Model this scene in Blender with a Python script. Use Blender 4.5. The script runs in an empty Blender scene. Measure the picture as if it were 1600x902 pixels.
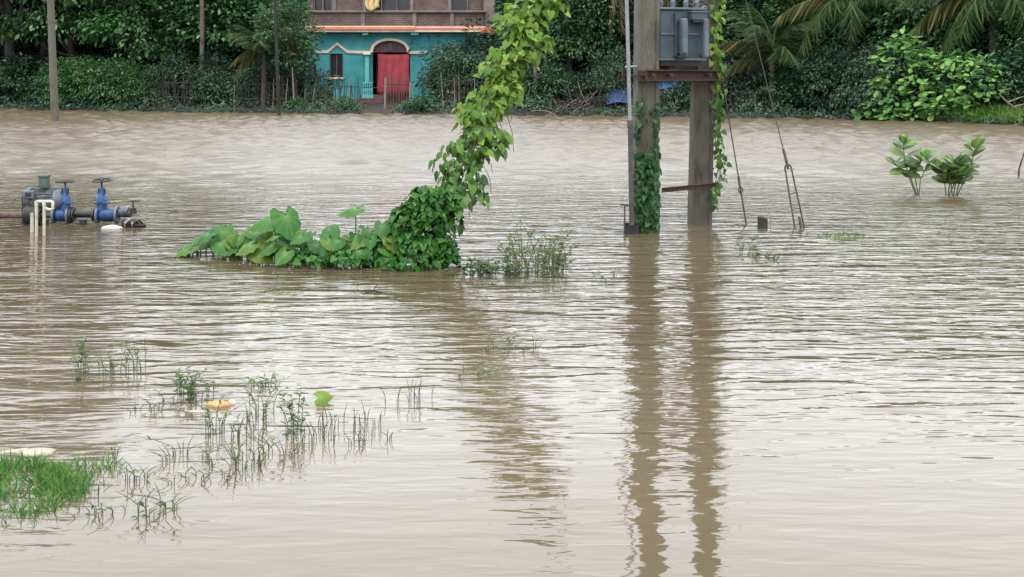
import bpy, math, random
import numpy as np
from mathutils import Vector, Matrix

SC = bpy.context.scene
COL = SC.collection
R = math.radians

# ------------------------------------------------------------------ camera
CAMH, F, PX0, PY0 = 1.40, 2000.0, 800.0, 118.0      # eye height (m), focal length in photo pixels, horizon row
cam_d = bpy.data.cameras.new("camera")
cam = bpy.data.objects.new("camera", cam_d); COL.objects.link(cam)
cam.location = (0, 0, CAMH); cam.rotation_euler = (R(90), 0, 0)
cam_d.sensor_width = 36.0; cam_d.lens = 45.0
cam_d.shift_y = -(451.0 - PY0) / 1600.0
cam_d.clip_start = 0.05; cam_d.clip_end = 6000
SC.camera = cam

# ------------------------------------------------------------------ sky, sun, exposure
SUN_EL, SUN_AZ = 58.0, 205.0
wd = bpy.data.worlds.new("World"); SC.world = wd; wd.use_nodes = True
nt = wd.node_tree; nt.nodes.clear()
sky = nt.nodes.new("ShaderNodeTexSky"); sky.sky_type = 'NISHITA'; sky.sun_disc = False
sky.sun_elevation = R(SUN_EL); sky.sun_rotation = R(SUN_AZ)
sky.dust_density = 4.0; sky.air_density = 1.0
# closed cloud cover: the standard overcast luminance, brighter overhead than at the horizon, over a little of the clear sky
tcw = nt.nodes.new("ShaderNodeTexCoord"); spw = nt.nodes.new("ShaderNodeSeparateXYZ"); nt.links.new(tcw.outputs[0], spw.inputs[0])
mrw = nt.nodes.new("ShaderNodeMapRange"); mrw.inputs[1].default_value = 0; mrw.inputs[2].default_value = 1
mrw.inputs[3].default_value = .6; mrw.inputs[4].default_value = 1.0; nt.links.new(spw.outputs[2], mrw.inputs[0])
ccol = nt.nodes.new("ShaderNodeVectorMath"); ccol.operation = 'SCALE'; ccol.inputs[0].default_value = (14.2, 14.75, 15.6)
nt.links.new(mrw.outputs[0], ccol.inputs[3])
mixs = nt.nodes.new("ShaderNodeMix"); mixs.data_type = 'RGBA'
mixs.inputs[0].default_value = 0.92
bg = nt.nodes.new("ShaderNodeBackground"); bg.inputs[1].default_value = 0.13
wo = nt.nodes.new("ShaderNodeOutputWorld")
nt.links.new(sky.outputs[0], mixs.inputs[6]); nt.links.new(ccol.outputs[0], mixs.inputs[7])
nt.links.new(mixs.outputs[2], bg.inputs[0]); nt.links.new(bg.outputs[0], wo.inputs[0])
sd = bpy.data.lights.new("sun", 'SUN'); sd.energy = 0.9; sd.angle = R(25); sd.color = (1.0, 0.96, 0.9)
so = bpy.data.objects.new("sun", sd); COL.objects.link(so)
so.rotation_euler = (R(90 - SUN_EL), 0, R(180 - SUN_AZ))
SC.view_settings.view_transform = 'Standard'; SC.view_settings.look = 'None'
SC.view_settings.gamma = 1; SC.view_settings.use_curve_mapping = False
SC.view_settings.exposure = 1.2
SC.render.engine = 'CYCLES'
SC.cycles.use_denoising = True
SC.cycles.max_bounces = 8; SC.cycles.transparent_max_bounces = 4
SC.cycles.sample_clamp_indirect = 6.0

# ------------------------------------------------------------------ helpers
def P(px, py, D):
    return Vector(((px - PX0) / F * D, D, CAMH - (py - PY0) / F * D))
def DW(py):                                   # distance of the water surface at a picture row
    return CAMH * F / (py - PY0)
def Wp(px, py, z=0.0):
    D = (CAMH - z) * F / (py - PY0)
    return Vector(((px - PX0) / F * D, D, z))

def s2l(c):
    return tuple((v / 12.92 if v <= 0.04045 else ((v + 0.055) / 1.055) ** 2.4) for v in c)
def rgb(r, g, b):
    return s2l((r / 255, g / 255, b / 255)) + (1.0,)

MATS = {}
def mat(name):
    m = bpy.data.materials.new(name); m.use_nodes = True
    m.node_tree.nodes.clear(); MATS[name] = m
    return m, m.node_tree.nodes, m.node_tree.links
def out(n, l, sh):
    o = n.new("ShaderNodeOutputMaterial"); l.new(sh, o.inputs[0])
def ramp(n, stops, interp='LINEAR'):
    r = n.new("ShaderNodeValToRGB"); r.color_ramp.interpolation = interp
    e = r.color_ramp.elements
    e[0].position, e[0].color = stops[0]; e[1].position, e[1].color = stops[-1]
    for p, c in stops[1:-1]:
        x = e.new(p); x.color = c
    return r
def math_n(n, l, op, a, b=None, clamp=False):
    m = n.new("ShaderNodeMath"); m.operation = op; m.use_clamp = clamp
    for i, v in enumerate((a, b)):
        if v is None: continue
        if isinstance(v, (int, float)): m.inputs[i].default_value = v
        else: l.new(v, m.inputs[i])
    return m.outputs[0]

def surf(name, c1, c2, scale=6.0, rough=0.8, bump=0.25, bscale=40.0, metal=0.0, c3=None, spec=0.4, stretch=(1, 1, 1), alb=0.78):
    """two or three tone weathered surface"""
    c1, c2, c3 = [None if c is None else tuple(v*alb for v in c[:3]) + (1,) for c in (c1, c2, c3)]
    m, n, l = mat(name)
    tc = n.new("ShaderNodeTexCoord"); mp = n.new("ShaderNodeMapping"); mp.inputs[3].default_value = stretch
    l.new(tc.outputs[3], mp.inputs[0])
    ns = n.new("ShaderNodeTexNoise"); ns.inputs[2].default_value = scale; ns.inputs[3].default_value = 6; ns.inputs[4].default_value = 0.65
    l.new(mp.outputs[0], ns.inputs[0])
    st = [(0.33, c1), (0.68, c2)] if c3 is None else [(0.3, c1), (0.52, c2), (0.72, c3)]
    r = ramp(n, st); l.new(ns.outputs[0], r.inputs[0])
    nb = n.new("ShaderNodeTexNoise"); nb.inputs[2].default_value = bscale; nb.inputs[3].default_value = 4
    l.new(mp.outputs[0], nb.inputs[0])
    bp = n.new("ShaderNodeBump"); bp.inputs[0].default_value = bump; bp.inputs[1].default_value = 0.01
    l.new(nb.outputs[0], bp.inputs[3])
    p = n.new("ShaderNodeBsdfPrincipled"); p.inputs['Roughness'].default_value = rough; p.inputs['Metallic'].default_value = metal
    p.inputs['Specular IOR Level'].default_value = spec
    l.new(r.outputs[0], p.inputs['Base Color']); l.new(bp.outputs[0], p.inputs['Normal'])
    out(n, l, p.outputs[0])
    return m

def leafmat(name, stops, rough=0.45, trans=0.25, vein=None, spec=0.2, alb=0.62):
    """leaf colour varies from leaf to leaf (tint attribute + object random)"""
    stops = [(p_, tuple(v*alb for v in c_[:3]) + (1,)) for p_, c_ in stops]
    if vein: vein = tuple(v*alb for v in vein[:3]) + (1,)
    m, n, l = mat(name)
    at = n.new("ShaderNodeAttribute"); at.attribute_name = "tint"
    oi = n.new("ShaderNodeObjectInfo")
    s = math_n(n, l, 'ADD', at.outputs[2], oi.outputs['Random'])
    t = math_n(n, l, 'FRACT', s)
    r = ramp(n, stops); l.new(t, r.inputs[0])
    colr = r.outputs[0]
    if vein is not None:
        av = n.new("ShaderNodeAttribute"); av.attribute_name = "vein"
        mx = n.new("ShaderNodeMix"); mx.data_type = 'RGBA'; mx.inputs[7].default_value = vein
        l.new(math_n(n, l, 'POWER', av.outputs[2], 2.2), mx.inputs[0]); l.new(colr, mx.inputs[6]); colr = mx.outputs[2]
    p = n.new("ShaderNodeBsdfPrincipled"); p.inputs['Roughness'].default_value = rough
    p.inputs['Specular IOR Level'].default_value = spec
    l.new(colr, p.inputs['Base Color'])
    tr = n.new("ShaderNodeBsdfTranslucent"); l.new(colr, tr.inputs[0])
    mx = n.new("ShaderNodeMixShader"); mx.inputs[0].default_value = trans
    l.new(p.outputs[0], mx.inputs[1]); l.new(tr.outputs[0], mx.inputs[2])
    out(n, l, mx.outputs[0])
    return m

# mesh collector
class MB:
    def __init__(s): s.v = []; s.f = []
    def add(s, vs, fs):
        o = len(s.v); s.v += [tuple(v) for v in vs]; s.f += [tuple(i + o for i in f) for f in fs]; return s
    def box(s, x0, x1, y0, y1, z0, z1):
        return s.add([(x0,y0,z0),(x1,y0,z0),(x1,y1,z0),(x0,y1,z0),(x0,y0,z1),(x1,y0,z1),(x1,y1,z1),(x0,y1,z1)],
                     [(0,3,2,1),(4,5,6,7),(0,1,5,4),(1,2,6,5),(2,3,7,6),(3,0,4,7)])
    def tube(s, pts, rad, n=8, caps=True):
        pts = [Vector(p) for p in pts]
        if not hasattr(rad, '__len__'): rad = [rad] * len(pts)
        vs = []; up = None
        for i, p in enumerate(pts):
            t = (pts[min(i+1, len(pts)-1)] - pts[max(i-1, 0)])
            t = t.normalized() if t.length > 1e-9 else Vector((0,0,1))
            if up is None: up = Vector((1,0,0)) if abs(t.x) < 0.8 else Vector((0,1,0))
            a = (up - t * up.dot(t)).normalized(); up = a; b = t.cross(a)
            for k in range(n):
                an = 2 * math.pi * k / n
                vs.append(p + (a * math.cos(an) + b * math.sin(an)) * rad[i])
        fs = []
        for i in range(len(pts) - 1):
            for k in range(n):
                k2 = (k + 1) % n
                fs.append((i*n+k, i*n+k2, (i+1)*n+k2, (i+1)*n+k))
        if caps:
            fs.append(tuple(range(n))[::-1]); fs.append(tuple((len(pts)-1)*n + k for k in range(n)))
        return s.add(vs, fs)
    def torus(s, c, axis, Rr, r, N=24, n=6):
        c = Vector(c); ax = Vector(axis).normalized()
        a = (Vector((1,0,0)) if abs(ax.x) < 0.8 else Vector((0,1,0))); a = (a - ax * a.dot(ax)).normalized(); b = ax.cross(a)
        vs = []; fs = []
        for i in range(N):
            t = 2*math.pi*i/N; d = a*math.cos(t) + b*math.sin(t)
            for k in range(n):
                q = 2*math.pi*k/n
                vs.append(c + d*(Rr + r*math.cos(q)) + ax*(r*math.sin(q)))
        for i in range(N):
            for k in range(n):
                fs.append((i*n+k, ((i+1)%N)*n+k, ((i+1)%N)*n+(k+1)%n, i*n+(k+1)%n))
        return s.add(vs, fs)
    def prism(s, poly, y0, y1):              # polygon in x,z extruded along y
        n = len(poly)
        vs = [(x, y0, z) for x, z in poly] + [(x, y1, z) for x, z in poly]
        fs = [tuple(range(n)), tuple(range(2*n-1, n-1, -1))] + [(i, i+n, (i+1)%n+n, (i+1)%n) for i in range(n)]
        return s.add(vs, fs)
    def mesh(s, name, m, smooth=False):
        me = bpy.data.meshes.new(name); me.from_pydata(s.v, [], s.f); me.update()
        if m: me.materials.append(m)
        if smooth:
            me.polygons.foreach_set("use_smooth", [True]*len(me.polygons))
        return me
    def build(s, name, m, parent=None, smooth=False, bevel=0.0):
        o = bpy.data.objects.new(name, s.mesh(name, m, smooth)); COL.objects.link(o)
        if parent: o.parent = parent
        if bevel:
            b = o.modifiers.new("bevel", 'BEVEL'); b.width = bevel; b.segments = 2; b.limit_method = 'ANGLE'
        if smooth:
            e = o.modifiers.new("edges", 'EDGE_SPLIT'); e.split_angle = R(40)
        return o

def tag(o, label=None, cat=None, group=None, kind=None):
    if label: o["label"] = label
    if cat: o["category"] = cat
    if group: o["group"] = group
    if kind: o["kind"] = kind
    return o
def thing(name, label, cat, loc=(0,0,0), group=None, rz=0.0):
    o = bpy.data.objects.new(name, None); COL.objects.link(o)
    o.location = loc; o.rotation_euler = (0, 0, rz); o.empty_display_size = 0.1
    return tag(o, label, cat, group)
def obj(name, me, parent=None):
    o = bpy.data.objects.new(name, me); COL.objects.link(o)
    if parent: o.parent = parent
    return o
def copy_tree(o, parent=None):
    c = o.copy(); COL.objects.link(c); c.parent = parent
    for ch in list(o.children): copy_tree(ch, c)
    return c

# ---- leaf templates: (verts, faces, vein attr); leaf in XY plane, stalk at origin, tip along +Y, length 1
def tpl_simple(w=0.42, fold=0.10, droop=0.12):
    v = [(0,0,0), (-w*.5,.38,fold), (w*.5,.38,fold), (0,.45,0), (-w*.38,.72,fold*.5-droop*.4), (w*.38,.72,fold*.5-droop*.4), (0,1,-droop)]
    f = [(0,3,1), (0,2,3), (1,3,4), (3,2,5), (4,3,6), (3,5,6)]
    return np.array(v, float), f, np.zeros(7)
def tpl_quad(w=0.45, droop=0.15):
    v = [(0,0,0), (w*.5,.45,.07), (0,1,-droop), (-w*.5,.45,.07)]
    return np.array(v, float), [(0,1,2), (0,2,3)], np.zeros(4)
def tpl_heart(w=0.95, droop=0.18, fold=0.10):
    o = [(0,.0), (.22,-.16), (.44,-.10), (.5,.15), (.42,.42), (.24,.70), (0,1.0)]
    v = []; rib = [(0,0,0), (0,.35,-.02), (0,.68,-droop*.45), (0,1,-droop)]
    v += rib
    rs = []
    for sx in (1, -1):
        base = len(v); rs.append(base)
        for x, y in o[1:-1]:
            v.append((sx*x*w, y, fold*abs(x)*2 - droop*max(y,0)**2*.9))
    f = []
    for k, sx in enumerate((1, -1)):
        b = rs[k]; q = [(0,b,b+1), (0,b+1,b+2), (0,b+2,1), (1,b+2,b+3), (1,b+3,2), (2,b+3,b+4), (2,b+4,3)]
        f += q if sx == 1 else [t[::-1] for t in q]
    vein = np.zeros(len(v)); vein[:4] = .8
    return np.array(v, float), f, vein
def tpl_taro(seed=0):
    """big heart / arrow leaf with radiating veins, wavy margin; stalk joins inside the blade at the origin"""
    rg = random.Random(seed)
    prof = [(0,-.06,0), (.10,-.24,.6), (.24,-.36,0), (.36,-.28,.7), (.42,-.10,0), (.44,.08,.7), (.42,.24,0), (.36,.38,.7), (.28,.50,0), (.17,.62,.6), (.08,.72,0), (0,.82,.9)]
    pts = prof + [(-x, y, s) for x, y, s in prof[-2:0:-1]]
    v = [(0,0,0)]; vein = [1.0]; n = len(pts)
    for fr in (.55, 1.0):
        for x, y, s in pts:
            w = rg.uniform(-.025, .025) * fr
            z = -.16*fr*fr*(abs(x)*1.2 + max(y,0)*.9) + (.03 if s > 0 else -.02)*fr*-1 + w
            v.append((x*fr, y*fr, z)); vein.append(s*(1.1-.5*fr))
    f = []
    for i in range(n):
        j = (i+1) % n
        f.append((0, 1+i, 1+j)); f.append((1+i, 1+n+i, 1+n+j, 1+j))
    return np.array(v, float), f, np.array(vein)
def tpl_obov(w=0.55, droop=0.1):
    o = [(.06,.02), (.20,.28), (.27,.55), (.24,.82), (.10,.97)]
    v = [(0,0,0), (0,.35,-.03), (0,.7,-.05), (0,1,-droop)]; f = []
    for sx in (1,-1):
        b = len(v); v += [(sx*x*w/.5, y, .08*abs(x)*2 - droop*y*y) for x, y in o]
        q = [(0,b,1), (b,b+1,1), (1,b+1,2), (b+1,b+2,2), (2,b+2,b+3), (2,b+3,3), (b+3,b+4,3)]
        f += q if sx == 1 else [t[::-1] for t in q]
    vein = np.zeros(len(v)); vein[:4] = .8
    return np.array(v, float), f, vein
def tpl_blade(w=0.05, bend=0.25):
    v = [(-w/2,0,0), (w/2,0,0), (-w*.42,.5,-bend*.2), (w*.42,.5,-bend*.2), (0,1,-bend)]
    return np.array(v, float), [(0,1,3,2), (2,3,4)], np.zeros(5)

def tmesh(name, tpl, m):
    me = bpy.data.meshes.new(name); me.from_pydata([tuple(a) for a in tpl[0]], [], tpl[1]); me.materials.append(m)
    a = me.attributes.new("vein", 'FLOAT', 'POINT'); a.data.foreach_set("value", tpl[2])
    me.polygons.foreach_set("use_smooth", [True]*len(me.polygons)); me.update()
    return me

def unit(a):
    a = np.asarray(a, float); return a / np.maximum(np.linalg.norm(a, axis=-1, keepdims=True), 1e-9)
def frames(tip, nrm):
    y = unit(tip); z = unit(nrm - y * np.sum(nrm*y, -1, keepdims=True)); x = np.cross(y, z)
    return np.stack([x, y, z], -1)          # (N,3,3) columns
def leaf_cloud(name, tpl, pos, tip, nrm, size, m, parent=None, tint=None, kind="stuff", rng=None):
    """many leaves in one mesh"""
    tv, tf, ve = tpl; N = len(pos); nv = len(tv)
    if N == 0: return None
    fr = frames(np.asarray(tip, float), np.asarray(nrm, float))
    size = np.broadcast_to(np.asarray(size, float), (N,))
    V = np.einsum('nij,kj->nki', fr, tv) * size[:,None,None] + np.asarray(pos, float)[:,None,:]
    V = V.reshape(-1, 3)
    lens = np.array([len(q) for q in tf]); flat = np.concatenate([np.array(q) for q in tf])
    idx = (flat[None,:] + (np.arange(N)*nv)[:,None]).ravel()
    ls = np.tile(lens, N); st = np.concatenate([[0], np.cumsum(ls)[:-1]])
    me = bpy.data.meshes.new(name)
    me.vertices.add(N*nv); me.vertices.foreach_set("co", V.ravel())
    me.loops.add(len(idx)); me.loops.foreach_set("vertex_index", idx.astype(np.int32))
    me.polygons.add(len(ls)); me.polygons.foreach_set("loop_start", st.astype(np.int32))
    me.update(calc_edges=True)
    if tint is None: tint = (rng or np.random.default_rng(1)).random(N)
    a = me.attributes.new("tint", 'FLOAT', 'POINT'); a.data.foreach_set("value", np.repeat(tint, nv))
    a = me.attributes.new("vein", 'FLOAT', 'POINT'); a.data.foreach_set("value", np.tile(ve, N))
    me.materials.append(m); me.polygons.foreach_set("use_smooth", [True]*len(ls))
    o = obj(name, me, parent)
    if kind and parent: o["kind"] = kind
    return o
def leaf_objs(meshes, pos, tip, nrm, size, parent, most=300, rest=None, name="leaf", rng=None):
    """single leaves as objects, the rest joined in one stuff part"""
    pos, tip, nrm = (np.asarray(a, float) for a in (pos, tip, nrm)); N = len(pos)
    size = np.broadcast_to(np.asarray(size, float), (N,))
    fr = frames(tip, nrm)
    order = np.argsort(-size + 0.35*pos[:,1]*size.mean())[:most] if N > most else np.arange(N)
    for i in order:
        me = meshes[int(i) % len(meshes)]
        o = bpy.data.objects.new(name, me); COL.objects.link(o)
        M = Matrix([list(fr[i][r]*size[i]) + [pos[i][r]] for r in range(3)] + [[0,0,0,1]])
        o.parent = parent; o.matrix_basis = M
    if N > most and rest is not None:
        k = np.ones(N, bool); k[order] = False
        leaf_cloud("leaf_mass", rest[0], pos[k], tip[k], nrm[k], size[k], rest[1], parent, rng=rng)
def rdirs(rng, n, zmin=-1.0):
    z = rng.uniform(zmin, 1, n); a = rng.uniform(0, 2*np.pi, n); r = np.sqrt(np.maximum(0, 1 - z*z))
    return np.stack([r*np.cos(a), r*np.sin(a), z], -1)

# ------------------------------------------------------------------ materials
G = lambda r, g, b: (r, g, b, 1.0)
M_conc = surf("concrete", rgb(52,51,45), rgb(94,91,80), 7, .9, .7, 70, c3=rgb(75,72,63), stretch=(1,1,.35))
M_conc_d = surf("dark_concrete", rgb(42,39,35), rgb(82,76,67), 9, .85, .7, 70, c3=rgb(61,56,50), stretch=(1,1,.3))  # darker concrete tone of the second pole
M_rust = surf("rust", rgb(34,25,23), rgb(68,46,39), 24, .9, .6, 90, c3=rgb(48,35,32))
M_galv = surf("galvanised", rgb(112,118,122), rgb(146,150,152), 9, .5, .2, 50, metal=.35)
M_galv_d = surf("dull_steel", rgb(56,55,53), rgb(88,85,82), 9, .6, .3, 50, metal=.3)
M_wire = surf("wire", rgb(48,46,45), rgb(70,67,65), 20, .6, .2, 90, metal=.3)
M_tank = surf("tank_grey", rgb(40,52,60), rgb(60,73,80), 3.5, .55, .15, 40, c3=rgb(52,60,62))
M_tankl = surf("fin_grey", rgb(62,74,82), rgb(94,105,112), 4, .5, .15, 40)
M_black = surf("black_paint", rgb(20,18,20), rgb(38,34,34), 10, .55, .3, 60)
M_blue = surf("valve_blue", rgb(26,32,44), rgb(18,62,112), 14, .5, .4, 45, c3=rgb(40,96,144))
M_flange = surf("flange_steel", rgb(70,78,90), rgb(106,114,124), 9, .5, .3, 60, metal=.2)
M_motor = surf("motor_green", rgb(30,34,34), rgb(66,78,76), 16, .55, .5, 45, c3=rgb(100,114,110))
M_boxg = surf("box_green", rgb(56,76,68), rgb(74,96,86), 6, .55, .2, 40)
M_pvc = surf("pvc", rgb(150,140,120), rgb(200,195,182), 9, .45, .1, 40)
M_pipe = surf("rust_pipe", rgb(58,42,40), rgb(94,74,70), 8, .7, .4, 60, c3=rgb(76,60,58))
M_bark = surf("bark", G(.022,.019,.016), G(.05,.043,.036), 8, .95, .8, 30, stretch=(1,1,.3))
M_bark_d = surf("dark_bark", G(.03,.027,.026), G(.07,.062,.055), 8, .95, .8, 30, stretch=(1,1,.3))
M_palmbark = surf("palm_bark", G(.06,.05,.04), G(.14,.12,.095), 9, .95, .8, 20, stretch=(1,1,3))
M_stick = surf("stick", G(.02,.016,.016), G(.05,.039,.034), 9, .95, .6, 40)
M_stickl = surf("pale_stick", G(.12,.095,.075), G(.24,.2,.16), 9, .95, .6, 40)
M_earth = surf("earth", G(.016,.013,.010), G(.035,.027,.02), 1.3, 1, .8, 12)
M_stem = surf("stem", G(.05,.055,.02), G(.10,.10,.04), 12, .7, .2, 60)
M_stemd = surf("dark_stem", G(.05,.062,.026), G(.11,.12,.05), 12, .7, .2, 60)
M_petiole = surf("petiole", G(.06,.10,.03), G(.10,.16,.05), 12, .5, .1, 60)
M_teal = surf("teal_paint", G(.026,.16,.165), G(.045,.26,.27), 1.1, .85, .2, 14, c3=G(.075,.34,.35))
M_tealp = surf("pale_teal_paint", G(.07,.32,.32), G(.11,.40,.40), 2.2, .75, .1, 14)
M_cream = surf("cream_paint", G(.55,.43,.33), G(.74,.60,.48), 3, .8, .15, 14)
M_orange = surf("orange_paint", G(.52,.14,.075), G(.62,.20,.11), 3, .8, .15, 14)
M_grout = surf("cement_render", G(.13,.105,.095), G(.22,.18,.165), 2.4, .95, .4, 20)
M_maroon = surf("maroon_step", G(.07,.035,.035), G(.12,.06,.06), 4, .8, .3, 20)
M_door = surf("door_purple", G(.06,.025,.03), G(.12,.05,.055), 5, .7, .2, 20)
M_pane = surf("dark_room", G(.010,.010,.013), G(.022,.021,.025), 3, .25, .05, 20)
M_wframe = surf("window_frame_paint", G(.12,.085,.08), G(.18,.14,.13), 5, .8, .2, 20)
M_red = surf("red_cloth", G(.25,.030,.042), G(.36,.052,.068), 3, .9, .2, 60)
M_yellow = surf("yellow_cloth", G(.55,.40,.16), G(.70,.55,.28), 3, .9, .2, 40)
M_tarp = surf("blue_tarp", G(.03,.11,.36), G(.06,.20,.52), 3, .6, .3, 12)
M_foam = surf("white_foam", rgb(146,142,134), rgb(184,180,172), 8, .7, .3, 40)
M_foamc = surf("cream_foam", rgb(134,126,106), rgb(166,158,138), 6, .7, .3, 40)
M_trash = surf("orange_plastic", rgb(170,106,58), rgb(206,158,104), 9, .4, .3, 30)
M_trash2 = surf("pink_plastic", rgb(224,168,150), rgb(236,200,186), 9, .4, .3, 30)
M_wood = surf("wet_wood", rgb(30,25,22), rgb(54,45,40), 14, .8, .6, 40)

def brickmat():
    m, n, l = mat("brick")
    tc = n.new("ShaderNodeTexCoord"); mp = n.new("ShaderNodeMapping"); mp.inputs[2].default_value = (R(90), 0, 0)
    l.new(tc.outputs[3], mp.inputs[0])
    b = n.new("ShaderNodeTexBrick"); b.inputs['Scale'].default_value = 1.0
    b.inputs['Brick Width'].default_value = .25; b.inputs['Row Height'].default_value = .085; b.inputs['Mortar Size'].default_value = .012
    b.inputs['Color1'].default_value = G(.115,.066,.055); b.inputs['Color2'].default_value = G(.072,.045,.040); b.inputs['Mortar'].default_value = G(.115,.10,.093)
    l.new(mp.outputs[0], b.inputs[0])
    ns = n.new("ShaderNodeTexNoise"); ns.inputs[2].default_value = 1.3; ns.inputs[3].default_value = 5; l.new(tc.outputs[3], ns.inputs[0])
    r = ramp(n, [(.3, G(.6,.58,.58)), (.7, G(1.15,1.1,1.05))]); l.new(ns.outputs[0], r.inputs[0])
    mx = n.new("ShaderNodeMix"); mx.data_type = 'RGBA'; mx.blend_type = 'MULTIPLY'; mx.inputs[0].default_value = 1
    l.new(b.outputs[0], mx.inputs[6]); l.new(r.outputs[0], mx.inputs[7])
    bp = n.new("ShaderNodeBump"); bp.inputs[0].default_value = .6; bp.inputs[1].default_value = .01; bp.invert = True
    l.new(b.outputs[1], bp.inputs[3])
    p = n.new("ShaderNodeBsdfPrincipled"); p.inputs['Roughness'].default_value = .95
    l.new(mx.outputs[2], p.inputs['Base Color']); l.new(bp.outputs[0], p.inputs['Normal']); out(n, l, p.outputs[0])
    return m
M_brick = brickmat()

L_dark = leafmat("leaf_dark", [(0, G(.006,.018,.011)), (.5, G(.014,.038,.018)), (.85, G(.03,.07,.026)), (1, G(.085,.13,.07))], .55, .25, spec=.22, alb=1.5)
L_mid = leafmat("leaf_mid", [(0, G(.014,.042,.014)), (.5, G(.028,.08,.024)), (.85, G(.05,.125,.036)), (1, G(.12,.20,.08))], .5, .28, spec=.25, alb=1.15)
L_light = leafmat("leaf_light", [(0, G(.03,.08,.03)), (.5, G(.06,.14,.05)), (.9, G(.10,.20,.07)), (1, G(.14,.24,.09))], .42, .28)
L_teak = leafmat("leaf_big_light", [(0, G(.045,.14,.04)), (.5, G(.105,.22,.055)), (1, G(.20,.33,.09))], .5, .36, alb=1.15)
L_under = leafmat("leaf_shade", [(0, G(.007,.014,.010)), (.6, G(.013,.025,.015)), (1, G(.03,.052,.03))], .6, .2, spec=.2, alb=2.3)  # shade of the tree belt is put into this dark leaf colour
L_olive = leafmat("leaf_olive", [(0, G(.03,.05,.014)), (.6, G(.055,.085,.022)), (1, G(.09,.12,.04))], .5, .25)
L_palm = leafmat("leaf_palm", [(0, G(.025,.055,.018)), (.6, G(.045,.085,.026)), (1, G(.09,.12,.04))], .45, .3, alb=.95)
L_palmy = leafmat("leaf_palm_yellow", [(0, G(.04,.062,.018)), (.6, G(.075,.085,.026)), (1, G(.16,.13,.045))], .5, .3, alb=.85)
L_palmd = leafmat("leaf_palm_dry", [(0, G(.12,.085,.045)), (.6, G(.19,.14,.075)), (1, G(.25,.19,.10))], .7, .25)
L_vine_sun = leafmat("leaf_vine_sunlit", [(0, G(.075,.17,.018)), (.5, G(.13,.26,.026)), (.85, G(.20,.34,.04)), (.96, G(.30,.42,.07)), (1, G(.24,.19,.06))], .42, .35)  # sun on the upper leaves is put into this yellow-green
L_vine_shade = leafmat("leaf_vine_shade", [(0, G(.028,.085,.014)), (.5, G(.06,.15,.022)), (1, G(.11,.22,.035))], .38, .25)  # same vine lower down, with the shade put into the green
L_ivy = leafmat("leaf_ivy", [(0, G(.012,.05,.012)), (.5, G(.024,.085,.018)), (1, G(.05,.14,.03))], .38, .22)
L_mound = leafmat("leaf_mound", [(0, G(.018,.085,.012)), (.5, G(.036,.14,.018)), (1, G(.075,.21,.028))], .38, .28)
L_taro = leafmat("leaf_taro", [(0, G(.022,.12,.02)), (.5, G(.042,.165,.022)), (.8, G(.075,.20,.022)), (1, G(.17,.23,.03))], .38, .32, vein=G(.16,.32,.10))
L_calo = leafmat("leaf_milkweed", [(0, G(.03,.07,.018)), (.5, G(.05,.10,.026)), (.8, G(.075,.10,.02)), (1, G(.10,.19,.07))], .5, .3, vein=G(.16,.22,.07), alb=1.35)
L_grass = leafmat("leaf_grass", [(0, G(.018,.075,.012)), (.5, G(.035,.12,.018)), (.85, G(.075,.18,.025)), (1, G(.20,.22,.05))], .5, .35, alb=.9)
L_grassy = leafmat("leaf_bright_grass", [(0, G(.05,.14,.02)), (.5, G(.085,.20,.03)), (.85, G(.13,.26,.04)), (1, G(.22,.26,.07))], .5, .35, alb=.85)
L_weed = leafmat("leaf_weed", [(0, G(.03,.06,.018)), (.5, G(.06,.105,.025)), (1, G(.12,.16,.045))], .5, .35, alb=1.15)
L_weedg = leafmat("leaf_weed_green", [(0, G(.04,.09,.025)), (.5, G(.07,.13,.035)), (1, G(.12,.19,.06))], .5, .25)

# ------------------------------------------------------------------ bank line, ground, water
BX = np.array([-1500, -200, -60, -20.8, -8.4, 2.19, 10.15, 12.5, 14.2, 22, 60, 1500], float)
BY = np.array([70, 66, 58, 51.6, 46.7, 43.75, 40.6, 38.4, 35.6, 31, 26, 26], float)
def bankY(x): return float(np.interp(x, BX, BY))

def make_ground():
    rg = random.Random(3)
    xs = list(np.linspace(-1500, -45, 10)) + list(np.linspace(-40, 30, 141)) + list(np.linspace(36, 1500, 10))
    offs = [(-3.0,-.75), (-.5,-.16), (0,.0), (.18,.07), (.6,.12), (2,.16), (6,.2), (14,.24), (40,.3), (200,.4), (3500,.6)]
    V = []; Fq = []; nx = len(xs); rows = [(-120, -1.0), (10, -.9)]
    for y, z in rows: V += [(x, y, z) for x in xs]
    for k, (o, z) in enumerate(offs):
        for x in xs:
            j = rg.uniform(-.18, .18) if 0 < k < 8 else 0
            V.append((x, bankY(x) + o + j + .12*math.sin(x*1.3), z + (rg.uniform(-.03, .03) if 3 <= k < 9 else 0)))
    nr = len(rows) + len(offs)
    for r in range(nr - 1):
        for c in range(nx - 1):
            a = r*nx + c; Fq.append((a, a+1, a+nx+1, a+nx))
    mb = MB(); mb.add(V, Fq); o = mb.build("ground", M_earth)
    for p in o.data.polygons: p.use_smooth = True
    tag(o, kind="structure")
make_ground()

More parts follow.
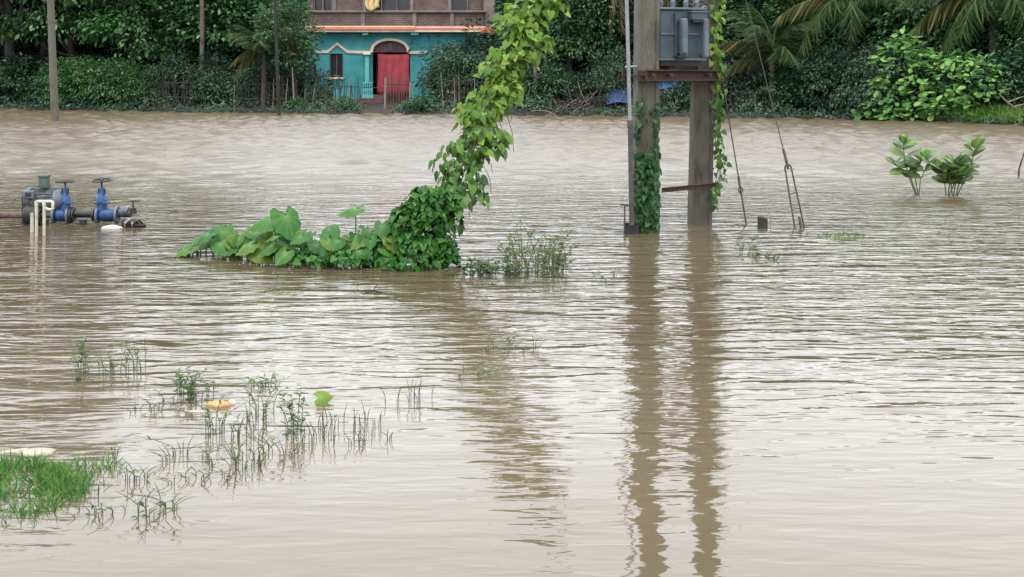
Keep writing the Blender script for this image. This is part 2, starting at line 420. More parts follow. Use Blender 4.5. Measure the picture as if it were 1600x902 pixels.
def watermat():
    m, n, l = mat("flood_water")
    tc = n.new("ShaderNodeTexCoord"); sep = n.new("ShaderNodeSeparateXYZ"); l.new(tc.outputs[3], sep.inputs[0])
    def noise(sx, sy, detail, rough=.5, dist=0.0, off=0.0, rot=0.0):
        mp = n.new("ShaderNodeMapping"); mp.inputs[3].default_value = (sx, sy, 1); mp.inputs[1].default_value = (off, off*.7, 0); mp.inputs[2].default_value = (0, 0, R(rot))
        l.new(tc.outputs[3], mp.inputs[0])
        t = n.new("ShaderNodeTexNoise"); t.inputs[2].default_value = 1; t.inputs[3].default_value = detail; t.inputs[4].default_value = rough; t.inputs[8].default_value = dist
        l.new(mp.outputs[0], t.inputs[0]); return t.outputs[0]
    def zone(y0, y1, a, b):
        mr = n.new("ShaderNodeMapRange"); mr.interpolation_type = 'SMOOTHSTEP'
        mr.inputs[1].default_value = y0; mr.inputs[2].default_value = y1; mr.inputs[3].default_value = a; mr.inputs[4].default_value = b
        l.new(sep.outputs[1], mr.inputs[0]); return mr.outputs[0]
    # the wind ripples lie across the open middle of the field; the water by the road is sheltered and calm
    patch = noise(.35, .5, 2, off=3.1)
    patch2 = noise(.16, .22, 2, off=9.1)
    rip = math_n(n, l, 'MULTIPLY', zone(3.8, 8.4, .08, 1.0), math_n(n, l, 'ADD', .45, math_n(n, l, 'MULTIPLY', patch, 1.1)))
    shel = n.new("ShaderNodeMapRange"); shel.interpolation_type = 'SMOOTHSTEP'
    for i_, v_ in ((1, -3.4), (2, -1.2), (3, .42), (4, 1.0)): shel.inputs[i_].default_value = v_
    l.new(sep.outputs[0], shel.inputs[0]); rip = math_n(n, l, 'MULTIPLY', rip, shel.outputs[0])
    h1 = math_n(n, l, 'MULTIPLY', noise(1.75, 6.6, 2, .5, .7), math_n(n, l, 'MULTIPLY', rip, .026))
    h2 = math_n(n, l, 'MULTIPLY', noise(4.2, 14.0, 2, .5, .6, 5.0, 4), math_n(n, l, 'MULTIPLY', zone(3.2, 7.8, .25, .95), .0085))
    h3 = math_n(n, l, 'MULTIPLY', noise(7.5, 13.0, 2, .55, .6, 1.7, -8), math_n(n, l, 'MULTIPLY', zone(9.5, 16, .05, 1.0), .012))
    h4 = math_n(n, l, 'MULTIPLY', noise(1.3, 3.0, 2, .5, .5, 2.2), zone(3, 8, .006, .016))
    h = math_n(n, l, 'ADD', math_n(n, l, 'ADD', h1, h2), math_n(n, l, 'ADD', h3, h4))
    bp = n.new("ShaderNodeBump"); bp.inputs[0].default_value = 1.0; bp.inputs[1].default_value = 1.0
    l.new(h, bp.inputs[3])
    mud = ramp(n, [(.35, G(.066,.050,.028)), (.65, G(.080,.062,.037))]); l.new(patch2, mud.inputs[0])
    p = n.new("ShaderNodeBsdfPrincipled"); p.inputs['IOR'].default_value = 1.33
    l.new(mud.outputs[0], p.inputs['Base Color']); l.new(bp.outputs[0], p.inputs['Normal'])
    l.new(zone(9, 22, .03, .32), p.inputs['Roughness'])
    out(n, l, p.outputs[0]); return m
M_water = watermat()
def make_water():
    rng = np.random.default_rng(21)
    ys = np.concatenate([[-110, 0, 6], np.arange(11.0, 56.0, .09), [60, 75]])
    xs = np.concatenate([[-1500, -200], np.arange(-42, 32.01, .15), [200, 1500]])
    X, Y = np.meshgrid(xs, ys); Z = np.zeros_like(X)
    for k in range(40):
        lam = rng.uniform(.36, .8); th = rng.normal(R(90), R(38)); ph = rng.uniform(0, 6.28)
        kx, ky = math.cos(th)*2*math.pi/lam, math.sin(th)*2*math.pi/lam
        Z += .0082*lam*np.sin(kx*X + ky*Y + ph)
    gust = .78 + .22*np.sin(X*.21 + 1.3*np.sin(Y*.13))*np.sin(Y*.27 + .6*np.sin(X*.17) + .8)
    fade = np.clip((Y-11.5)/9.0, 0, 1)**1.5*(1 + .55*np.clip((Y-20)/16, 0, 1))*np.clip((58-Y)/4, 0, 1)*np.clip((40-np.abs(X+5))/5, 0, 1)
    Z *= gust*fade
    nx, ny = len(xs), len(ys)
    me = bpy.data.meshes.new("water")
    V = np.stack([X, Y, Z], -1).reshape(-1, 3)
    i = np.arange(nx*ny).reshape(ny, nx)
    q = np.stack([i[:-1,:-1], i[:-1,1:], i[1:,1:], i[1:,:-1]], -1).reshape(-1)
    me.vertices.add(nx*ny); me.vertices.foreach_set("co", V.ravel())
    me.loops.add(len(q)); me.loops.foreach_set("vertex_index", q.astype(np.int32))
    nf = len(q)//4; me.polygons.add(nf); me.polygons.foreach_set("loop_start", np.arange(0, len(q), 4).astype(np.int32))
    me.update(calc_edges=True); me.polygons.foreach_set("use_smooth", [True]*nf)
    me.materials.append(M_water); tag(obj("water", me), kind="structure")
make_water()
#@@PART2
# ------------------------------------------------------------------ trees behind the water
def behind(px, back, z=.15):
    D = 45.0
    for _ in range(8): D = bankY((px - PX0)/F*D) + back
    return Vector(((px - PX0)/F*D, D, z))
T_quad, T_simple = tpl_quad(.5), tpl_simple(.46)

def crown_points(rng, centre, rad, ncl, nper, clr, zmin=-.55, shell=.55):
    d = rdirs(rng, ncl, zmin); q = rng.uniform(shell**2, 1, ncl)**.5
    cc = np.array(centre) + d*q[:,None]*np.array(rad)
    cr = clr*rng.uniform(.6, 1.35, ncl)
    dd = rdirs(rng, ncl*nper, -.6); ci = np.repeat(np.arange(ncl), nper)
    rr = rng.uniform(.35, 1.0, ncl*nper)**.6
    pos = cc[ci] + dd*(cr[ci]*rr)[:,None]*np.array([1.1, 1.1, .62])
    nrm = dd*.55 + np.array([0,0,.75]) + rng.normal(0, .33, dd.shape)
    tip = dd*np.array([1,1,.35]) + d[ci]*.5 + np.array([0,0,-.35]) + rng.normal(0, .35, dd.shape)
    tint = np.clip(rng.random(ncl)[ci]*.55 + rng.random(ncl*nper)*.45, 0, .999)
    return pos, tip, nrm, tint, cc

def make_tree(seed, h, cr, m, bark, ncl=60, nper=75, leaf=.24, name="broadleaf_tree", tr=.16, low=.08):
    rng = np.random.default_rng(seed); rg = random.Random(seed)
    root = thing(name, "", "tree")
    lean = (rg.uniform(-.5,.5), rg.uniform(-.3,.3))
    ch = h*(1-low)/2
    ctr = (lean[0], lean[1], h - ch)
    tp = [(0,0,-.4), (lean[0]*.1+.05, 0, h*.2), (lean[0]*.45-.05, lean[1]*.4, h*.45), (lean[0], lean[1], h*.8)]
    MB().tube(tp, [tr*1.3, tr, tr*.75, tr*.3], 8).build("trunk", bark, root, smooth=True)
    pos, tip, nrm, tint, cc = crown_points(rng, ctr, (cr, cr*.9, ch), ncl, nper, cr*.34)
    for k in range(7):
        e = Vector(cc[k*3]); s0 = Vector(tp[1]).lerp(Vector(tp[2]), rg.uniform(0, 1))
        mid = s0.lerp(e, .5) + Vector((0,0,-.25))
        MB().tube([s0, mid, e], [tr*.45, tr*.3, tr*.1], 5).build("limb", bark, root, smooth=True)
    leaf_cloud("crown", T_quad if leaf < .3 else T_simple, pos, tip, nrm, leaf*rng.uniform(.65, 1.3, len(pos)), m, root, tint)
    return root

def place(root, loc, s=1.0, rz=0.0, sz=None):
    root.location = loc; root.scale = (s, s, sz or s); root.rotation_euler = (0, 0, rz)

protos = {
    'dark': make_tree(11, 8, 2.9, L_dark, M_bark_d, 80, 80, .24),
    'dark2': make_tree(12, 8, 2.5, L_dark, M_bark_d, 80, 80, .20),
    'mid': make_tree(13, 8, 2.7, L_mid, M_bark, 80, 80, .24),
    'mid2': make_tree(14, 8, 2.3, L_mid, M_bark, 70, 60, .31),
    'light': make_tree(15, 6, 1.7, L_light, M_bark, 60, 60, .22, low=.15),
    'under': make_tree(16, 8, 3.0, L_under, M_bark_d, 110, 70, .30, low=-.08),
}
tree_label = {
    'dark': ("dense dark green tree in the belt beyond the flood", "dark trees beyond the flood"),
    'dark2': ("fine leaved dark green tree in the belt beyond the flood", "fine leaved dark trees beyond the flood"),
    'mid': ("mid green broadleaf tree in the belt beyond the flood", "mid green trees beyond the flood"),
    'mid2': ("coarse leaved mid green tree in the belt beyond the flood", "coarse leaved trees beyond the flood"),
    'light': ("fresh light green young tree growing beside the teal house", "light green young trees by the house"),
    'under': ("deeply shaded tree standing behind the others in the belt", "shaded trees at the back of the belt"),
}
used = set(); rgT = random.Random(8)
def tree(kind, px, back, h=8.0, s=None):
    r = protos[kind] if kind not in used else copy_tree(protos[kind])
    used.add(kind)
    base = 6.0 if kind == 'light' else 8.0
    place(r, behind(px, back), (s or h/base), rgT.uniform(0, 6.28), h/base)
    tag(r, tree_label[kind][0], "tree", tree_label[kind][1])
for kind, px, back, h in [
    # front of the belt
    ('dark2', 14, 2.6, 10.5), ('dark', -70, 3, 11), ('mid', 112, 4.0, 8.6), ('mid2', 205, 2.6, 6.6), ('mid', 262, 4.2, 8.2), ('mid2', 345, 4.6, 6.4),
    ('dark2', 300, 7, 8.6), ('mid2', 405, 5.5, 6.2), ('light', 462, 1.9, 4.3), ('dark', 395, 9, 8.0), ('dark', 160, 8, 9.5),
    ('dark2', 866, 7, 6.4), ('dark', 890, 4.6, 6.6), ('mid', 930, 4.0, 6.2), ('dark', 975, 6, 7.0), ('dark2', 1060, 4.2, 6.0), ('mid', 1140, 5.5, 6.6),
    ('dark2', 1185, 6, 6.8), ('mid2', 1262, 4.2, 5.2), ('dark2', 1320, 6.5, 6.8), ('dark', 1385, 6.0, 6.4), ('mid2', 1275, 7.5, 6.6), ('mid', 1460, 7, 6.8), ('dark', 1530, 6.5, 6.6),
    ('dark2', 1590, 6, 6.8), ('mid', 1650, 5, 6.6), ('dark', 1720, 6, 7), ('dark', -160, 5, 10),
    ('mid2', 1610, 3.6, 3.8), ('mid2', 835, 16, 7.4)]:
    tree(kind, px, back, h)
for i, px in enumerate(range(-220, 1860, 78)):
    if 470 < px < 860: back = 26
    else: back = 12 + 4*((i*7) % 3)
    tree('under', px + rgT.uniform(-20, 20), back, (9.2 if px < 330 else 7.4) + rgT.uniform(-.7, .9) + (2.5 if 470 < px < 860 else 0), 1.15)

tree('dark2', 70, 4.5, 17.0, 1.25); tree('dark', 84, 7.5, 15.5, 1.2); tree('dark2', 300, 9, 12.5, 1.0)
# understorey shrubs along the bank
def make_shrub(seed, w, h, m, ncl, nper, leaf, name="shrub", clr=.32, tpl=None, stems=5, stemmat=None):
    rng = np.random.default_rng(seed); rg = random.Random(seed)
    root = thing(name, "", "shrub")
    pos, tip, nrm, tint, cc = crown_points(rng, (0, 0, h*.5), (w/2, w*.42, h*.52), ncl, nper, w*clr*.6, zmin=-.9, shell=.4)
    pos[:,2] = np.maximum(pos[:,2], -.05)
    for k in range(stems):
        e = Vector(cc[(k*5) % ncl]); b = Vector((rg.uniform(-.2,.2)*w, rg.uniform(-.15,.15)*w, -.3))
        MB().tube([b, b.lerp(e, .5) + Vector((0,0,.1)), e], [.035, .025, .01], 5).build("stem", stemmat or M_bark_d, root)
    leaf_cloud("foliage", tpl or T_quad, pos, tip, nrm, leaf*rng.uniform(.65,1.3,len(pos)), m, root, tint)
    return root
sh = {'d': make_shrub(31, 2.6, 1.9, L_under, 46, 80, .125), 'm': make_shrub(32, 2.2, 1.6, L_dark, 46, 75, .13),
      'g': make_shrub(33, 1.5, .85, L_light, 30, 45, .13), 'h': make_shrub(34, 3.0, 1.9, L_mid, 60, 90, .13)}
sh_label = {'d': ("low shaded undergrowth shrub at the foot of the tree belt", "shaded undergrowth shrubs"),
            'm': ("low dark green shrub at the foot of the tree belt", "dark undergrowth shrubs"),
            'g': ("small fresh green shrub on the bank near the house steps", "small green shrubs by the steps"),
            'h': ("thick mid green hedge shrub behind the lone round utility pole", "hedge shrubs behind the lone pole")}
shused = set()
def shrub(kind, px, back, s=1.0, sz=1.0):
    r = sh[kind] if kind not in shused else copy_tree(sh[kind])
    shused.add(kind); place(r, behind(px, back, .1), s, rgT.uniform(0, 6.28), sz)
    tag(r, sh_label[kind][0], "shrub", sh_label[kind][1])
for px in list(range(-150, 480, 62)) + list(range(690, 1000, 55)) + list(range(1010, 1700, 58)):
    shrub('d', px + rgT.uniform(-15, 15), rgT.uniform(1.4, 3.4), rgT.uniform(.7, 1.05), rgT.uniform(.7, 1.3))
for px, b, s, z in [(30,2,1.2,1.3), (-40,2,1.2,1.2), (330,1.8,.9,.9), (400,2.2,1,1), (720,2.6,1.1,1.3), (850,2,1,1), (1100,2,1,.8), (1240,2,1.1,.9), (1290,2.2,1.2,1.2), (1580,2.4,1.2,1.3), (1640,2,1.2,1.2)]:
    shrub('m', px, b, s, z)
for px, b, s, z in [(105,1.2,.85,.95), (150,1.3,1,1.0), (200,1.2,.9,.95), (235,1.6,.7,.8)]:
    shrub('h', px, b, s, z)
for px, b, s, z in [(466,.8,.55,.55), (543,.6,.6,.6), (655,.6,.75,.7), (500,2.5,.7,1.0)]:
    shrub('g', px, b, s, z)

for px in range(-260, 1900, 46):
    if 480 < px < 690: continue
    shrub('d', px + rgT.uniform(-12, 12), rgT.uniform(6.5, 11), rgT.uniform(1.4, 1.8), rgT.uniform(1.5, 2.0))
# creeping plants covering the edge of the bank
def bank_cover():
    rng = np.random.default_rng(61); n = 15000
    x = rng.uniform(-32, 22, n); by = np.interp(x, BX, BY); o = rng.uniform(0, 1, n)**1.6*2.6 - .05
    keep = (np.abs((x/by*F + PX0) - 586) > 22); x, by, o = x[keep], by[keep], o[keep]; n = len(x)
    hh = .02 + .16*np.minimum(1, (o+.15)/.5)
    z = hh + rng.uniform(0, 1, n)**2*(.16 + .3*(np.sin(x*1.7) > .1)*np.abs(np.sin(x*.9+1)))
    pos = np.stack([x, by + o + .12*np.sin(x*1.3), z], -1)
    tip = np.stack([rng.normal(0,.7,n), rng.normal(-.6,.4,n), rng.normal(-.1,.5,n)], -1)
    nrm = np.stack([rng.normal(0,.4,n), rng.normal(-.4,.3,n), np.full(n,.8)], -1)
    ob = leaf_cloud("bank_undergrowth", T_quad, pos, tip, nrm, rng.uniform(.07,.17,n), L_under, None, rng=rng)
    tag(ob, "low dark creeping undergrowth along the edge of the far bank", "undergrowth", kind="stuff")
bank_cover()

# ------------------------------------------------------------------ palms
def frond_mesh(seed, L, droop, m, lw=.42):
    """a feather frond: arched rib along +X, leaflets hanging from both sides"""
    rng = np.random.default_rng(seed)
    n = 46; t = np.linspace(0, 1, n)
    x = L*(t - .18*droop*t**2); z = L*(.28*t - (.28+.55*droop)*t**2)
    mb = MB(); mb.tube([(x[i], 0, z[i]) for i in range(0, n, 5)] + [(x[-1], 0, z[-1])], [.035*(1-.9*i/10) for i in range(0, 11)][:len(range(0, n, 5))+1], 4)
    rib = np.stack([x, 0*x, z], -1)
    pos = []; tip = []; nrm = []; sz = []
    for i in range(5, n):
        for s in (-1, 1):
            a = rib[i]; d = rib[min(i+1, n-1)] - rib[i-1]; d = d/np.linalg.norm(d)
            tp = d*.75 + np.array([0, s*.55, -.55 - .5*droop]) + rng.normal(0, .12, 3)
            pos.append(a); tip.append(tp); nrm.append(np.array([0, -s*.6, .6]) + rng.normal(0, .15, 3))
            sz.append(L*lw*math.sin(math.pi*(.12 + .8*t[i]))**.6*rng.uniform(.75, 1.1))
    return mb, np.array(pos), np.array(tip), np.array(nrm), np.array(sz)
T_leaflet = tpl_blade(.075, .25)
def make_frond(seed, L, droop, m, name="frond"):
    mb, pos, tip, nrm, sz = frond_mesh(seed, L, droop, m)
    rib = mb.mesh("frond", m)
    o = leaf_cloud(name, T_leaflet, pos, tip, nrm, sz, m, None, kind=None)
    # join rib and leaflets: one frond is one part
    me = o.data; import bmesh
    bm = bmesh.new(); bm.from_mesh(me); bm.from_mesh(rib); bm.to_mesh(me); bm.free()
    bpy.data.objects.remove(o)
    return me
FR = [make_frond(1, 2.4, .75, L_palm), make_frond(2, 2.2, 1.1, L_palm), make_frond(3, 2.5, .5, L_palm)]
FRY = [make_frond(4, 2.1, 1.15, L_palmy), make_frond(5, 2.3, .8, L_palmy)]
FRD = [make_frond(6, 2.0, 1.6, L_palmd)]
def palm(px, back, crown_py, label, rad=.14, spec=None, s=1.0, bark=None, lean=0.0, base=.1):
    loc = behind(px, back, base); D = loc.y
    top = CAMH - (crown_py - PY0)/F*D - loc.z
    root = thing("coconut_palm", label, "palm", loc, "palms in the tree belt")
    MB().tube([(0,0,-.4), (lean*.2,0,top*.3), (lean*.6,0,top*.7), (lean,0,top)], [rad*1.35, rad, rad*.9, rad*.95], 10).build("trunk", bark or M_palmbark, root, smooth=True)
    for az, el, mesh in spec:
        f = obj("frond", mesh, root); f.location = (lean, 0, top); f.rotation_euler = (0, R(-el), R(az)); f.scale = (s, s, s)
    return root
palm(1207, 2.2, 92, "young coconut palm with yellowing fronds and pale bare trunk behind the guy wires", .13,
     [(185,38,FRY[1]), (165,15,FRY[0]), (10,36,FRY[1]), (-15,12,FRY[0]), (60,70,FR[2]), (120,75,FR[2]), (240,55,FR[0]), (300,58,FR[0]), (200,62,FR[2]), (-30,64,FR[2]), (275,25,FR[0])], .95)
palm(1330, 3.2, 12, "coconut palm with dark trunk and drooping fronds behind the light leaved bush", .15,
     [(180,18,FRY[1]), (200,0,FR[1]), (0,20,FR[0]), (-20,2,FR[1]), (40,40,FR[2]), (140,42,FR[2]), (255,15,FR[1]), (285,30,FR[0]), (90,60,FR[2]), (225,20,FR[1]), (-45,15,FR[0])], 1.15, M_bark_d)
palm(1555, 4.0, -2, "coconut palm with thick dark trunk at the edge of the belt beside a dead branch", .2,
     [(182,25,FR[0]), (205,-2,FR[1]), (225,8,FR[1]), (0,25,FR[0]), (-25,5,FR[1]), (270,15,FR[1]), (310,20,FR[0]), (120,45,FR[2]), (60,50,FR[2]), (170,5,FRY[1])], 1.2, M_bark_d)
palm(996, 3.2, -42, "coconut palm with dry brown hanging fronds behind the twin concrete poles", .14,
     [(190,-12,FRD[0]), (215,-20,FRD[0]), (-10,-5,FRD[0]), (180,20,FR[0]), (20,15,FR[1]), (260,10,FR[0]), (300,35,FR[2]), (100,40,FR[2]), (150,30,FR[0])], 1.0, M_bark_d)
palm(412, 1.0, 84, "small palm with yellowing drooping fronds behind the dark stick fence", .09,
     [(200,-2,FRY[0]), (230,45,FR[2]), (170,62,FR[2]), (110,68,FR[2]), (-10,48,FR[0]), (275,40,FR[0]), (320,55,FR[2]), (215,20,FRY[0])], .66, M_bark_d)

# ------------------------------------------------------------------ house
def make_house():
    D = 54.0; x0 = (470-PX0)/F*D
    X = lambda px: (px-PX0)/F*D - x0
    Z = lambda py: CAMH - (py-PY0)/F*D
    root = thing("brick_house", "two storey house with teal ground floor, bare brick upper floor and red curtain", "house", (x0, D, 0))
    def B(name, m, a, b, y0, y1, t, u, parent=root, bev=0.0):    # photo columns a..b, rows t..u (top, bottom)
        return MB().box(X(a), X(b), y0, y1, Z(u), Z(t)).build(name, m, parent, bevel=bev)
    zb = -.2
    # ground floor walls in pieces round the openings
    w = MB()
    w.box(X(478), X(515), 0, .25, zb, Z(51)); w.box(X(515), X(536), 0, .25, zb, Z(121)); w.box(X(515), X(536), 0, .25, Z(84), Z(51))
    w.box(X(536), X(582), 0, .25, zb, Z(51)); w.box(X(582), X(641), 0, .25, Z(61), Z(51)); w.box(X(641), X(772), 0, .25, zb, Z(51))
    w.box(X(478), X(478)+.25, .25, 8, zb, Z(51)); w.box(X(772)-.25, X(772), .25, 8, zb, Z(51)); w.box(X(478), X(772), 7.75, 8, zb, Z(51))
    w.build("ground_floor_wall", M_teal, root)
    # arch spandrels and arch band
    cx, rx, zs, zt = (X(583)+X(636))/2, (X(636)-X(583))/2, Z(82), Z(64)
    arc = [(cx - rx*math.cos(a), zs + (zt-zs)*math.sin(a)**.8) for a in np.linspace(0, math.pi, 25)]
    sp = MB()
    half = arc[:13]; sp.prism([(X(582), zs)] + half + [(cx, Z(61)), (X(582), Z(61))], .0, .25)
    half = arc[12:]; sp.prism([(cx, Z(61))] + half + [(X(641), zs), (X(641), Z(61))], .0, .25)
    sp.build("arch_spandrel", M_teal, root)
    band = MB(); outer = [(cx + (x-cx)*1.16, zs + (z-zs)*1.22) for x, z in arc]
    for i in range(24):
        a, b, c, d = arc[i], arc[i+1], outer[i+1], outer[i]
        band.prism([a, b, c, d], -.09, .02)
    band.build("arch_moulding", M_cream, root)
    mo = MB()
    def strip(p0, p1, th=4.2):
        q0, q1 = (X(p0[0]), Z(p0[1])), (X(p1[0]), Z(p1[1])); h = th*.027
        mo.prism([(q0[0], q0[1]), (q1[0], q1[1]), (q1[0], q1[1]-h), (q0[0], q0[1]-h)], -.08, .01)
    strip((481,79), (512,79)); strip((512,79), (527,66), 4.5); strip((527,66), (543,79), 4.5); strip((543,79), (579,80)); strip((639,80), (668,80))
    mo.build("eyebrow_moulding", M_cream, root)
    # window under the gable, little window
    wi = B("window", M_pane, 515, 536, .16, .2, 84, 121)
    for a, b in ((515,516.2), (525,526), (534.8,536)): B("frame", M_wframe, a, b, .1, .15, 84, 121, wi)
    B("sill", M_cream, 513, 538, -.1, .09, 121, 123.5, wi)
    wl = B("window", M_pane, 489, 494, -.03, .0, 100, 118); B("frame", M_wframe, 488, 489, -.05, .0, 99, 119, wl)
    # doorway
    dr = B("door", M_door, 582, 641, 1.3, 1.4, 64, 150)
    B("panel", M_pane, 586, 594, 1.26, 1.3, 90, 146, dr)
    tr = MB().prism(arc, .12, .18).build("transom_panel", M_door, root)
    # pale fan and bell pattern on the transom
    pat = MB()
    for k in range(-3, 4):
        if k == 0: continue
        xx = cx + k*rx*.25; zz = zs + (zt-zs)*(.45 if abs(k) == 3 else .6)
        pat.box(xx-.012, xx+.012, .10, .12, zs+.03, zz)
    pat.build("fan_bars", M_wframe, tr)
    MB().prism([(cx-.16, zs+.07), (cx+.16, zs+.07), (cx+.10, zs+.2), (cx+.07, zs+.34), (cx, zs+.42), (cx-.07, zs+.34), (cx-.10, zs+.2)], .09, .12).build("bell_motif", M_pane, tr)
    # curtain with folds
    cu = MB(); n = 26; rows = 8; vs = []; fs = []
    for r in range(rows+1):
        for i in range(n+1):
            u = i/n; q = r/rows
            vs.append((X(590 + 50*u) + .02*math.sin(q*5+u*3), .02 + .05*math.sin(u*26 + q*1.5)*(.4+.6*q) - .06*math.sin(math.pi*q)*u, Z(84.5 + 1.0*math.sin(u*3.1) + 63.5*q)))
    for r in range(rows):
        for i in range(n): a = r*(n+1)+i; fs.append((a, a+1, a+n+2, a+n+1))
    cu.add(vs, fs); c = cu.build("curtain", M_red, root, smooth=True)
    sol = c.modifiers.new("cloth", 'SOLIDIFY'); sol.thickness = .012
    # porch floor, steps
    MB().box(X(560), X(645), .251, 1.3, zb, Z(149)).build("porch_floor", M_maroon, root)
    for k in range(5):
        MB().box(X(564), X(601), -.3-.28*(4-k), -.3-.28*(3-k) + (.29 if k == 4 else -.002), zb, Z(173 - 5*(k+1))).build("step", M_maroon, root, bevel=.012)
    # pillar with railing
    B("pillar", M_tealp, 571.5, 578, -.32, -.08, 84, 128, bev=.02)
    B("pillar_cap", M_cream, 569, 580.5, -.40, -.02, 82.5, 86, bev=.01)
    rl = B("railing", M_tealp, 568, 584, -.36, -.28, 128, 130.5)
    for k in range(5):
        xx = X(569.2 + 3.3*k); MB().tube([(xx, -.32, Z(148)), (xx, -.32, Z(141)), (xx, -.32, Z(136)), (xx, -.32, Z(130.5))], [.03, .045, .022, .035], 8).build("baluster", M_tealp, rl)
    B("plinth", M_tealp, 567, 585, -.42, -.2, 148, 173)
    # slab and its painted edges
    B("slab", M_cream, 478, 774, -.55, 8, 47.5, 51, bev=.01)
    B("slab_band", M_orange, 480, 650, -.62, 8.002, 43.2, 47.6, bev=.01); B("slab_band", M_orange, 650.1, 768, -.57, 8.003, 44.0, 47.62, bev=.01)
    B("slab_lip", M_cream, 480, 650, -.58, 7.99, 41.5, 43.2); B("slab_lip", M_cream, 650.1, 760, -.53, 7.98, 42.2, 44.0)
    B("slab_corner", M_orange, 752, 777.5, -.72, .3, 47, 52.6, bev=.01)
    for a, b in ((568,577), (643,655), (754,768)): B("bracket", M_tealp, a, b, -.45, -.002, 51.2 if a < 700 else 53, 55.5)
    # upper floor: brick parapet, ledge, brick piers, openings
    B("parapet", M_brick, 480, 648, -.46, -.24, 20.5, 41.5); B("parapet", M_brick, 648.05, 756, -.42, -.2, 20.5, 42.2)
    for a in (566, 646, 704): B("parapet_pier", M_grout, a, a+6, -.49, -.2, 20.6, 41.5)
    B("ledge", M_grout, 478, 760, -.56, .3, 17.6, 20.5, bev=.012)
    top = -75
    for a, b in ((480,489), (519,571), (645,704), (756.5,757.5)):
        if b-a > 3: B("upper_wall", M_brick, a, b, 0, .25, top, 17.6)
    B("upper_wall", M_brick, 489, 519, 0, .25, top, -30); B("upper_wall", M_brick, 571, 645, 0, .25, top, -32); B("upper_wall", M_brick, 704, 757, 0, .25, top, -30)
    B("corner_pillar", M_grout, 757, 772, -.3, .4, top, 42)
    for a in (520, 567, 641, 700): B("pier", M_grout, a, a+5, -.06, .0, top, 17.6)
    MB().box(X(480), X(480)+.25, .26, 8, Z(41.5), Z(top)).build("side_wall", M_brick, root)
    MB().box(X(772)-.25, X(772), .41, 8, Z(41.5), Z(top)).build("side_wall", M_brick, root)
    MB().box(X(480), X(772), 7.75, 7.99, Z(41.5), Z(top)).build("rear_wall", M_brick, root)
    B("roof", M_grout, 474, 778, -.6, 8.3, top-5, top)
    for a, b in ((489,519), (571,645), (704,757)):
        wn = B("window", M_pane, a, b, .3, .34, -32, 17.6)
        ks = ((a, a+2.4), (b-2.4, b)) + (((a+b)/2-1, (a+b)/2+1),) if b-a < 60 else ((a, a+2.4), (b-2.4, b), (a+24, a+25.5), (a+48, a+49.5))
        for q in ks: B("frame", M_wframe, q[0], q[1], .12, .24, -32, 17.5, wn)
    # brick infill of the right hand window
    B("infill", M_brick, 732, 752, .2, .29, -20, 17.5)
    # teal annex
    B("annex_wall", M_teal, 772.5, 802, 2.0, 5.0, 18, 175)
    B("annex_parapet", M_tealp, 772.6, 803, 1.95, 5.05, 16, 18)
    return root, X, Z, D, x0
house, HX, HZ, HD, Hx0 = make_house()
# yellow cloth over the balcony
mb = MB(); vs = []; fs = []; n = 14; rows = 8
for r in range(rows+1):
    for i in range(n+1):
        u, q = i/n, r/rows
        wd_ = (23 - 9*abs(q-.45))*1.0
        vs.append((HX(585 + wd_*(u-.5)) + Hx0 + .03*math.sin(q*7), HD - .62 - .05*math.sin(u*15+q*2) , HZ(-9 + 25*q - 3.5*math.sin(u*math.pi)*(1-q) + 3*math.sin(u*5))))
for r in range(rows):
    for i in range(n): a = r*(n+1)+i; fs.append((a, a+1, a+n+2, a+n+1))
mb.add(vs, fs); o = mb.build("cloth", M_yellow, smooth=True)
so_ = o.modifiers.new("cloth", 'SOLIDIFY'); so_.thickness = .01
tag(o, "yellow cloth hung over the brick balcony of the house", "cloth")

# ------------------------------------------------------------------ stick fences and the gate
PK = []
for k in range(5):
    rg = random.Random(50+k)
    PK.append(MB().tube([(0,0,-.3), (rg.uniform(-.03,.03),0,.6), (rg.uniform(-.06,.06),rg.uniform(-.03,.03),1.25)], [.024,.02,.011], 5).mesh("picket", M_stick if k else M_stickl))
def fence(px0, px1, back, h, label, step=.11, jit=.3):
    a, b = behind(px0, back, .1), behind(px1, back, .1)
    rg = random.Random(int(px0)); L = (b-a).length; n = int(L/step)
    root = thing("stick_fence", label, "fence", a)
    for i in range(n+1):
        p = (b-a)*(i/n); p.y += bankY(a.x+p.x)+back - (a.y+p.y)
        o = obj("picket", PK[rg.randrange(5) if rg.random() < .4 else rg.randrange(1,5)], root)
        o.location = p; s = h/1.25*rg.uniform(1-jit, 1+jit*.5)
        o.scale = (rg.uniform(.8,1.3), 1, s); o.rotation_euler = (rg.uniform(-.08,.08), rg.uniform(-.12,.12), rg.uniform(0,6))
    for z in (.35, .8):
        pts = []
        for i in range(9):
            q = (b-a)*(i/8); q.y += bankY(a.x+q.x)+back - (a.y+q.y); pts.append((q.x, q.y-.03, h*z + rg.uniform(-.04,.04)))
        MB().tube(pts, .018, 5).build("rail", M_stick, root)
    return root
fence(222, 302, .9, 1.25, "brown twig fence in front of the mid green trees", .08)
fence(366, 446, 1.0, 1.2, "dark stick fence beside the slim dark post", .09)
fence(474, 562, 1.6, 1.1, "stick fence between the house steps and the small palm", .09)
fence(690, 800, 1.3, 1.35, "tall dark stick fence under the leaning vine", .085)
fence(1030, 1190, 1.4, .9, "low dark stick fence behind the guy wires", .10, .5)
